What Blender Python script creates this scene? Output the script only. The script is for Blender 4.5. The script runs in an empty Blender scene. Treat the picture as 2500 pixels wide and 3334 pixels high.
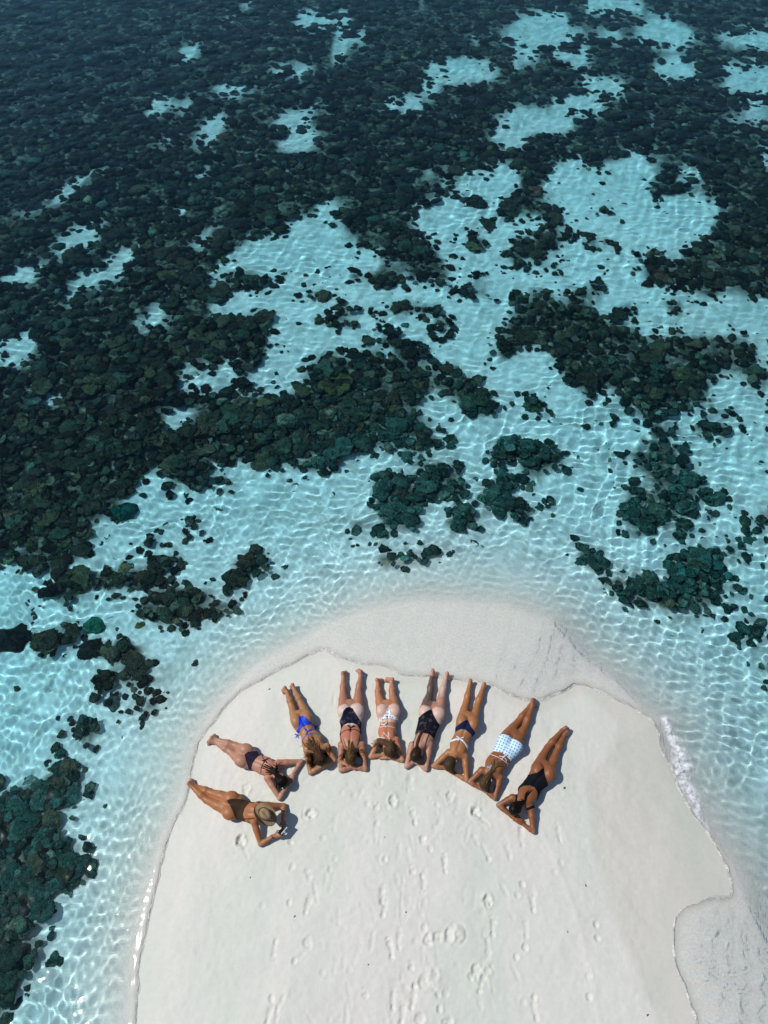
import bpy, bmesh, math, random
import numpy as np
from mathutils import Vector
from mathutils.bvhtree import BVHTree

scene = bpy.context.scene
COL = scene.collection
rng = np.random.default_rng(7)
random.seed(7)

# ---------------------------------------------------------------- camera (a drone 12 m up, tilted 55 degrees down)
cam = bpy.data.objects.new('camera', bpy.data.cameras.new('camera')); COL.objects.link(cam); scene.camera = cam
cam.location = (0, 0, 12.0); cam.rotation_euler = (math.radians(35), 0, 0)
cam.data.sensor_fit = 'VERTICAL'; cam.data.angle = 2 * math.atan(1667 / 2311)
cam.data.clip_start = .1; cam.data.clip_end = 2000

# ---------------------------------------------------------------- sky, sun, exposure
SUN_EL, SUN_AZ = math.radians(52), math.radians(172)      # azimuth of the sun, counter-clockwise from +X
world = bpy.data.worlds.new('World'); scene.world = world; world.use_nodes = True
wn = world.node_tree
sky = wn.nodes.new('ShaderNodeTexSky'); sky.sky_type = 'NISHITA'; sky.sun_disc = False
sky.sun_elevation = SUN_EL; sky.sun_rotation = math.radians(90) - SUN_AZ
sky.air_density = 1.0; sky.dust_density = .4; sky.ozone_density = 2.0
wn.links.new(sky.outputs[0], wn.nodes['Background'].inputs[0]); wn.nodes['Background'].inputs[1].default_value = .075
sl = bpy.data.lights.new('sun', 'SUN'); sl.energy = 3.6; sl.angle = math.radians(.53); sl.color = (1, .955, .89)
sun = bpy.data.objects.new('sun', sl); COL.objects.link(sun)
sdir = Vector((math.cos(SUN_EL) * math.cos(SUN_AZ), math.cos(SUN_EL) * math.sin(SUN_AZ), math.sin(SUN_EL)))
sun.rotation_euler = sdir.to_track_quat('Z', 'Y').to_euler(); sun.location = sdir * 30
sl.cycles.is_caustics_light = True                         # sunlight focused by the real ripples of the water
scene.view_settings.view_transform = 'Standard'; scene.view_settings.look = 'None'
scene.view_settings.exposure = .12; scene.view_settings.gamma = 1.0; scene.view_settings.use_curve_mapping = False
cy = scene.cycles
cy.max_bounces = 8; cy.diffuse_bounces = 3; cy.glossy_bounces = 3; cy.transmission_bounces = 5; cy.transparent_max_bounces = 6
cy.caustics_reflective = True; cy.caustics_refractive = True; cy.blur_glossy = 0.0
cy.sample_clamp_direct = 0; cy.sample_clamp_indirect = 6
cy.use_denoising = True; cy.use_adaptive_sampling = True; cy.adaptive_threshold = .02

# ---------------------------------------------------------------- layout, all in metres
STILL_LINE=[[-3.952,-1.944],[-3.591,-1.168],[-3.451,-0.166],[-3.521,0.428],[-3.531,1.054],[-3.512,1.6],[-3.435,2.18],[-3.291,2.657],[-3.208,3.012],[-3.171,3.455],[-3.122,3.84],[-2.965,4.119],[-2.735,4.487],[-2.376,4.895],[-1.914,5.247],[-1.432,5.536],[-0.938,5.862],[-0.255,6.119],[0.616,6.294],[1.491,6.324],[2.353,6.197],[3.09,5.862],[3.589,5.131],[4.08,4.74],[4.464,4.259],[4.704,4.01],[4.717,3.598],[4.787,3.225],[4.887,2.865],[5.051,2.518],[5.254,2.1],[5.395,1.74],[5.402,1.392],[5.461,1.021],[5.567,0.56],[5.649,0.188],[5.728,-0.168],[5.944,-1.168],[6.049,-1.944]]
WATER_EDGE=[[-3.839,-1.944],[-3.502,-1.168],[-3.388,-0.166],[-3.462,0.428],[-3.464,1.054],[-3.45,1.6],[-3.377,2.18],[-3.24,2.657],[-3.163,3.012],[-3.11,3.455],[-3.038,3.801],[-2.697,4.312],[-2.596,4.497],[-2.431,4.638],[-2.15,4.781],[-1.821,4.95],[-1.555,5.098],[-1.307,5.222],[-1.127,5.36],[-0.911,5.234],[-0.674,5.122],[-0.486,5.036],[-0.185,4.975],[0.045,4.931],[0.413,4.774],[1.063,4.723],[1.631,4.689],[2.099,4.487],[2.558,4.281],[2.979,4.446],[3.376,4.672],[3.731,4.593],[4.043,4.387],[4.398,4.184],[4.625,3.985],[4.636,3.598],[4.693,3.225],[4.772,2.865],[4.915,2.518],[5.121,2.1],[5.243,1.74],[5.236,1.468],[5.13,1.336],[4.881,1.362],[4.524,1.298],[4.285,1.186],[4.196,1.021],[4.113,0.595],[4.17,0.222],[4.221,-0.168],[3.984,-1.168],[4.128,-1.944]]
DAMP_EDGE=[[-3.952,-1.944],[-3.462,0.428],[-3.437,1.054],[-3.412,1.663],[-3.308,2.28],[-3.133,3.012],[-2.965,3.84],[-2.488,4.446],[-1.721,4.912],[-1.074,5.131],[-0.406,4.869],[0.247,4.571],[1.055,4.554],[1.696,4.487],[2.155,4.24],[2.691,4.078],[3.428,4.487],[3.941,3.998],[3.596,3.38],[3.178,3.012],[3.166,2.518],[3.161,1.918],[3.229,1.292],[3.48,0.483],[3.667,-0.166],[3.708,-1.077],[3.676,-1.944]]
SAND_PATCHES=[[[-3.63,33.51],[-2.9,34.18],[-2.48,33.51],[-1.72,33.73],[-2.08,33.07],[-3.09,32.63]],[[-2.45,31.08],[-2.02,31.59],[-0.91,31.73],[-0.99,30.78],[-1.69,30.19],[-1.94,29.61],[-2.88,29.14],[-4.25,28.81],[-3.38,29.94],[-2.3,29.8],[-2.07,30.58]],[[-3.84,25.08],[-3.34,25.87],[-2.7,26.19],[-2.02,26.49],[-2.03,25.87],[-2.57,25.39],[-2.78,24.77],[-3.41,24.74]],[[-3.99,23.33],[-3.37,24.17],[-2.69,24.65],[-2.08,24.4],[-2.31,23.59],[-2.83,23.23]],[[-7.52,24.15],[-7.14,24.68],[-6.43,25.3],[-5.85,25.74],[-5.48,25.07],[-5.94,24.08],[-6.26,24.08],[-6.16,24.53],[-6.78,24.45],[-7.18,23.97],[-7.51,23.68]],[[-6.62,27.14],[-5.94,27.7],[-5.12,27.96],[-4.45,27.27],[-4.75,26.93],[-5.55,27.27],[-6.11,27.09]],[[-8.38,26.66],[-7.85,27.0],[-7.32,26.3],[-6.8,26.67],[-7.34,25.93]],[[-6.49,33.88],[-5.87,34.8],[-5.65,34.52],[-6.33,33.74]],[[-11.51,19.26],[-11.61,19.61],[-11.25,19.79],[-10.72,19.92],[-10.91,19.59],[-11.37,19.26]],[[-9.75,17.99],[-9.59,18.54],[-9.1,18.77],[-8.34,18.89],[-8.44,18.27],[-8.95,18.13],[-9.14,17.56],[-9.55,17.51]],[[-5.43,18.24],[-5.24,19.02],[-4.83,19.37],[-4.88,18.63],[-4.99,18.19]],[[-6.77,19.89],[-6.46,19.95],[-6.41,19.63],[-6.73,19.65]],[[-4.63,17.54],[-4.07,17.86],[-3.47,18.52],[-3.16,18.97],[-2.79,19.55],[-2.04,19.91],[-1.85,20.27],[-1.28,20.34],[-0.99,20.15],[-1.41,19.91],[-1.6,19.44],[-1.23,18.75],[-0.67,18.04],[0.28,17.98],[0.27,16.83],[-4.67,16.82]],[[-8.31,16.84],[-7.74,17.21],[-7.32,17.74],[-6.8,17.98],[-6.99,17.42],[-7.14,16.84]],[[-10.29,20.29],[-10.01,21.0],[-9.51,21.95],[-8.76,22.09],[-9.24,21.43],[-9.78,20.66]],[[-6.13,22.18],[-5.72,22.45],[-5.45,22.18],[-5.77,21.78]],[[-7.98,30.86],[-7.59,31.26],[-6.93,29.88],[-7.35,29.69]],[[-3.7,22.26],[-3.33,22.33],[-3.41,21.93]],[[-5.83,32.73],[-5.51,32.78],[-5.61,32.41]],[[3.61,31.89],[4.91,32.95],[6.11,34.29],[6.95,34.06],[8.28,34.51],[8.63,35.45],[8.97,36.93],[10.29,36.92],[9.91,35.44],[11.1,34.96],[11.58,33.58],[12.47,32.91],[12.39,31.43],[11.56,31.44],[10.97,30.05],[11.86,29.66],[11.49,28.55],[10.57,28.29],[10.49,29.11],[9.75,29.3],[11.02,29.86],[10.97,31.24],[9.99,31.86],[8.92,32.08],[7.42,31.98],[6.78,31.37],[5.83,31.07],[5.15,31.58],[4.18,32.1]],[[4.35,29.86],[5.46,31.07],[6.0,30.97],[5.53,30.08],[6.56,29.79],[6.3,29.13],[5.16,29.1]],[[1.89,29.43],[2.67,30.05],[3.57,30.15],[4.07,28.23],[3.17,28.23],[2.96,27.62],[2.38,27.85],[1.88,28.69]],[[6.76,30.57],[7.92,30.5],[8.45,29.68],[7.85,28.98],[7.26,29.09],[6.93,29.88]],[[7.02,27.83],[7.92,28.36],[9.19,28.06],[8.88,27.54],[7.54,27.12],[7.08,27.39]],[[5.7,26.51],[6.35,26.97],[7.35,26.97],[7.75,26.17],[7.06,26.17],[6.58,25.22],[6.25,24.58],[5.43,24.36],[4.64,23.61],[3.76,24.14],[3.31,24.47],[4.13,24.77],[4.09,25.39],[4.6,26.22],[5.25,26.21]],[[-0.01,26.85],[0.74,26.85],[1.34,27.36],[2.98,27.92],[1.67,27.16],[1.3,25.95],[0.81,26.16],[-0.01,26.32]],[[12.25,27.97],[13.3,29.12],[15.04,29.67],[14.29,27.29],[13.15,27.09],[12.2,27.62]],[[13.34,31.39],[14.19,32.3],[15.93,32.5],[15.35,30.66],[13.94,30.77]],[[0.52,34.03],[1.47,35.04],[2.07,34.07],[0.95,33.8]],[[3.47,34.02],[3.89,34.41],[4.45,34.18],[4.12,33.66]],[[11.59,25.47],[12.63,26.16],[13.94,26.15],[13.57,24.98],[12.55,25.3]],[[5.01,21.01],[5.77,22.87],[6.35,23.17],[6.75,22.31],[7.63,22.61],[9.01,22.71],[8.8,21.76],[8.38,21.5],[8.58,20.73],[9.48,20.6],[10.3,20.47],[10.29,19.62],[9.76,18.93],[9.06,18.05],[8.31,17.71],[7.78,17.71],[7.12,18.06],[6.51,18.4],[5.78,18.51],[5.45,19.08],[5.46,20.14]],[[1.22,21.9],[2.38,22.02],[4.02,22.08],[4.29,21.4],[4.04,20.76],[3.5,20.39],[2.79,19.44],[2.98,19.24],[4.18,19.41],[4.54,19.55],[4.81,19.43],[4.39,18.86],[4.01,18.52],[3.75,17.97],[3.37,16.83],[1.94,16.83],[1.74,18.09],[1.38,19.21],[1.06,20.15],[1.79,20.64],[1.46,21.41]],[[4.7,18.3],[5.83,18.4],[6.37,17.64],[7.03,17.61],[7.52,17.74],[7.52,16.8],[4.54,16.82]],[[8.58,24.74],[9.2,25.05],[9.23,24.44],[8.72,24.29]],[[9.25,22.43],[9.84,22.7],[10.0,22.15],[9.43,21.62]],[[12.06,22.82],[12.67,23.09],[12.76,22.4],[12.12,22.27]],[[-8.39,16.65],[-7.94,16.91],[-7.38,16.91],[-7.56,16.36],[-8.09,16.46],[-8.32,15.56],[-8.56,15.66]],[[-10.4,16.24],[-10.26,16.64],[-9.96,16.76],[-9.76,16.22]],[[-10.15,14.03],[-9.59,14.14],[-9.14,14.13],[-9.31,13.6],[-9.97,13.43]],[[-6.35,15.21],[-5.99,15.43],[-5.64,15.04],[-5.79,14.74]],[[-5.12,15.05],[-4.51,15.14],[-4.56,15.51],[-4.16,15.8],[-3.37,16.09],[-2.6,16.94],[0.27,16.94],[0.25,15.06],[-0.12,15.02],[-0.61,15.25],[-1.36,15.34],[-1.85,15.06],[-2.01,14.77],[-2.96,15.08],[-3.88,15.05],[-4.37,14.96]],[[-2.73,14.52],[-2.01,14.74],[-1.59,14.79],[-0.97,14.52],[0.01,15.15],[0.13,14.09],[-0.59,13.7],[-1.4,13.33],[-1.85,13.0],[-1.87,12.45],[-2.59,12.08],[-3.24,12.31],[-2.92,12.68],[-3.46,12.92],[-2.68,13.2],[-2.63,14.0]],[[-4.96,12.81],[-4.66,13.17],[-3.92,13.34],[-3.46,13.0],[-3.79,12.74],[-4.23,12.58],[-4.47,12.27],[-4.83,12.34]],[[-4.98,11.52],[-4.7,11.92],[-4.3,11.53],[-4.48,11.23],[-4.81,11.21]],[[-6.29,7.79],[-6.28,8.2],[-5.86,8.49],[-5.35,8.92],[-5.21,9.29],[-4.84,9.48],[-5.28,9.93],[-5.12,10.21],[-4.77,9.67],[-4.12,9.48],[-3.71,9.16],[-3.38,9.36],[-3.42,10.07],[-2.94,10.09],[-2.31,10.01],[-1.76,9.75],[-1.35,9.88],[-0.9,10.35],[-0.59,10.69],[0.22,10.59],[0.74,9.95],[0.67,7.26],[-6.16,7.24]],[[-8.6,12.49],[-8.29,12.41],[-8.0,11.96],[-8.32,12.1]],[[-0.01,16.99],[11.06,16.93],[8.04,7.23],[-0.0,7.26]],[[-8.03,7.82],[8.03,7.82],[5.84,-2.07],[-8.58,-2.07],[-13.76,7.77]]]
REEF_PATCHES=[[[7.79,33.91],[8.53,34.31],[9.69,34.31],[11.22,33.55],[10.55,32.83],[8.99,33.05],[8.46,32.75],[7.71,32.75]],[[6.02,26.04],[6.39,26.17],[6.76,25.84],[6.46,25.59]],[[6.09,19.95],[6.57,20.07],[6.96,19.83],[6.56,19.59],[6.15,19.65]],[[2.67,20.39],[2.86,20.58],[3.1,20.39],[2.9,20.12]],[[1.78,21.28],[2.19,21.47],[2.49,20.89],[2.28,20.46],[1.9,20.64]],[[4.05,18.4],[4.62,18.57],[4.84,18.18],[4.5,17.64],[3.99,17.86]],[[2.28,18.74],[2.52,18.74],[2.64,18.46],[2.33,18.46]],[[3.32,15.7],[3.9,15.88],[4.9,15.78],[5.35,15.5],[6.56,15.3],[6.49,14.94],[6.27,14.76],[6.82,14.49],[7.45,14.31],[8.05,14.3],[9.34,14.42],[9.73,13.94],[9.43,12.95],[8.98,12.95],[8.23,12.72],[8.01,12.33],[8.18,11.72],[8.58,11.57],[8.23,11.28],[7.89,11.43],[7.17,11.65],[6.97,11.95],[6.61,11.58],[6.61,10.86],[6.97,10.58],[6.93,10.18],[6.76,9.72],[7.04,9.59],[7.0,9.02],[6.27,8.48],[5.33,8.49],[5.32,8.91],[5.57,9.15],[5.46,9.66],[5.63,9.98],[5.46,10.18],[5.58,10.52],[5.97,10.87],[5.94,11.29],[5.24,11.3],[5.76,11.73],[5.98,12.03],[5.27,12.11],[4.62,12.27],[4.22,12.66],[4.47,12.82],[4.2,13.39],[4.06,13.64],[2.99,13.56],[2.84,13.81],[3.23,14.15],[3.21,14.59],[3.65,14.77],[3.46,15.23]],[[-1.86,13.15],[-1.18,13.48],[-0.01,13.56],[0.23,13.56],[0.94,13.56],[1.16,13.15],[1.67,12.99],[2.3,12.91],[2.27,12.59],[2.47,12.2],[2.68,11.97],[2.38,11.75],[1.83,11.75],[1.62,12.05],[1.1,11.75],[1.31,11.31],[1.23,10.88],[0.85,10.74],[1.05,10.33],[1.52,10.26],[1.59,9.54],[1.52,9.16],[0.8,9.04],[0.69,8.56],[0.63,8.32],[-0.0,8.26],[-0.4,8.44],[-0.0,8.86],[-0.0,9.87],[0.51,9.8],[0.68,10.2],[0.42,10.61],[-0.54,10.74],[-1.07,10.47],[-1.78,10.88]],[[3.24,12.05],[3.79,11.97],[3.92,11.67],[3.69,11.6],[3.76,11.3],[3.31,11.67]],[[2.7,10.4],[3.47,10.67],[3.94,10.6],[4.0,10.26],[3.99,9.79],[3.5,9.6],[3.2,9.73],[3.11,9.86],[2.82,10.0]],[[2.3,10.06],[2.72,10.09],[2.74,9.8],[3.07,9.41],[3.1,9.22],[2.77,9.04],[2.37,9.1],[2.09,9.35],[2.42,9.67]],[[2.81,8.92],[3.18,9.1],[3.37,8.55],[3.15,8.43],[2.73,8.67]],[[1.29,8.74],[1.9,8.8],[2.17,8.5],[1.76,8.26],[1.6,8.03],[1.46,8.2]],[[0.18,15.33],[0.87,15.42],[1.42,15.19],[0.79,14.96]],[[1.22,14.87],[1.71,14.96],[1.62,14.42],[1.26,14.42]],[[0.11,14.25],[0.48,14.51],[0.77,14.16],[0.35,13.9]],[[-0.78,16.78],[1.56,16.98],[1.53,16.38],[0.95,16.38],[0.64,16.58],[0.12,16.09],[-0.39,16.18]],[[4.82,16.17],[5.63,16.46],[5.66,16.22],[5.06,16.02]],[[7.38,17.16],[11.09,17.14],[10.68,15.84],[9.89,16.14],[8.98,16.05],[7.51,16.25]],[[7.34,15.49],[7.79,15.53],[7.73,15.3],[7.43,15.3]],[[7.5,11.0],[8.09,10.99],[7.7,10.72]],[[7.81,8.71],[8.48,8.8],[8.39,8.5]],[[7.42,8.01],[7.66,8.01],[7.59,7.76]],[[2.09,16.18],[2.42,16.33],[2.76,15.79],[2.38,15.7]],[[-1.06,11.9],[-0.57,12.05],[-0.33,11.31],[-0.82,11.17]],[[-2.27,15.99],[-1.71,16.08],[-1.56,15.7],[-1.93,15.51]],[[-0.39,8.74],[0.0,8.86],[0.1,8.32],[-0.19,8.26]],[[-4.72,8.08],[-4.53,8.14],[-4.48,7.97],[-4.64,7.94]],[[-4.05,8.31],[-3.88,8.37],[-3.86,8.2],[-4.0,8.17]],[[-8.33,8.06],[-6.17,7.97],[-6.12,7.76],[-6.22,7.46],[-6.56,7.25],[-6.96,7.3],[-7.44,7.45],[-8.1,7.35]],[[-6.4,6.96],[-6.11,7.36],[-5.67,7.36],[-5.26,7.46],[-4.73,7.41],[-4.18,7.52],[-4.12,7.17],[-4.46,6.87],[-5.16,6.97],[-5.57,6.87],[-5.97,6.77],[-6.41,6.82],[-6.86,6.62],[-6.93,6.72]],[[-4.91,6.58],[-4.44,6.78],[-4.04,6.92],[-3.8,7.07],[-3.27,6.92],[-3.28,6.68],[-2.93,6.64],[-2.9,6.36],[-3.34,6.17],[-3.97,6.22],[-4.51,6.21],[-4.88,6.4]],[[-6.22,5.63],[-6.12,5.85],[-5.88,5.89],[-5.84,5.72],[-6.0,5.54]],[[-5.26,5.29],[-5.06,5.68],[-4.54,5.5],[-4.27,5.33],[-4.38,5.08],[-4.87,5.16]],[[-4.6,4.59],[-4.49,4.83],[-4.1,4.63],[-4.02,4.4],[-4.33,4.39]],[[-5.18,4.75],[-4.98,4.91],[-4.86,4.71],[-5.06,4.59]],[[-5.59,4.04],[-5.45,4.28],[-5.21,4.24],[-5.24,4.01]],[[-6.34,3.13],[-5.8,3.31],[-5.54,3.56],[-5.21,3.6],[-4.84,3.24],[-5.23,3.06],[-5.3,2.76],[-5.49,2.56],[-5.37,2.36],[-4.79,2.1],[-4.62,1.67],[-4.8,1.43],[-5.02,1.14],[-5.26,0.94],[-5.02,0.53],[-5.15,0.31],[-5.22,0.11],[-5.35,-0.18],[-5.39,-0.63],[-6.2,-0.87],[-7.73,2.42],[-6.53,2.59],[-6.29,2.75]],[[-4.97,2.66],[-4.85,2.67],[-4.82,2.56],[-4.93,2.54]],[[-2.74,7.42],[-2.57,7.44],[-2.56,7.32],[-2.71,7.29]],[[4.55,6.97],[5.03,7.21],[5.69,7.26],[5.93,7.56],[6.29,7.76],[6.9,7.76],[7.24,7.4],[6.92,7.01],[6.64,6.77],[6.83,6.39],[6.45,6.35],[5.72,6.44],[5.57,6.54],[4.98,6.51],[4.54,6.63],[4.48,6.82]],[[6.96,5.8],[7.39,5.89],[7.59,5.75],[7.32,5.65],[7.16,5.67]],[[3.91,7.57],[4.24,7.67],[4.29,7.46],[4.02,7.41]],[[5.62,6.21],[5.8,6.26],[5.77,6.14]],[[0.13,7.42],[0.71,7.62],[1.33,7.67],[1.36,7.52],[0.88,7.37],[0.26,7.22]]]
SPECIAL=[["green",-5.61,6.05,0.24],["dark",-5.478,5.566,0.3],["black",-7.141,5.813,0.4],["tan",-5.279,7.33,0.15],["yellow",-4.689,6.067,0.11],["grey",-4.887,4.506,0.16],["grey2",-5.286,4.079,0.2],["pale",-5.278,1.842,0.2],["lone",-3.469,5.2,0.08],["pair",-2.615,7.338,0.1],["pair2",-2.006,7.319,0.07],["olive",5.99,7.169,0.26],["teal",4.012,7.449,0.16],["bigolive",-1.182,12.45,0.42],["orange",-6.684,13.067,0.3],["yellowish",-3.014,10.754,0.22],["reddish",-4.397,10.889,0.2],["emerald",-5.643,8.768,0.33],["khaki",5.479,14.648,0.3],["cup",6.198,15.098,0.3],["mossy",3.547,11.871,0.28],["isl",2.869,20.286,0.35]]
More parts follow.
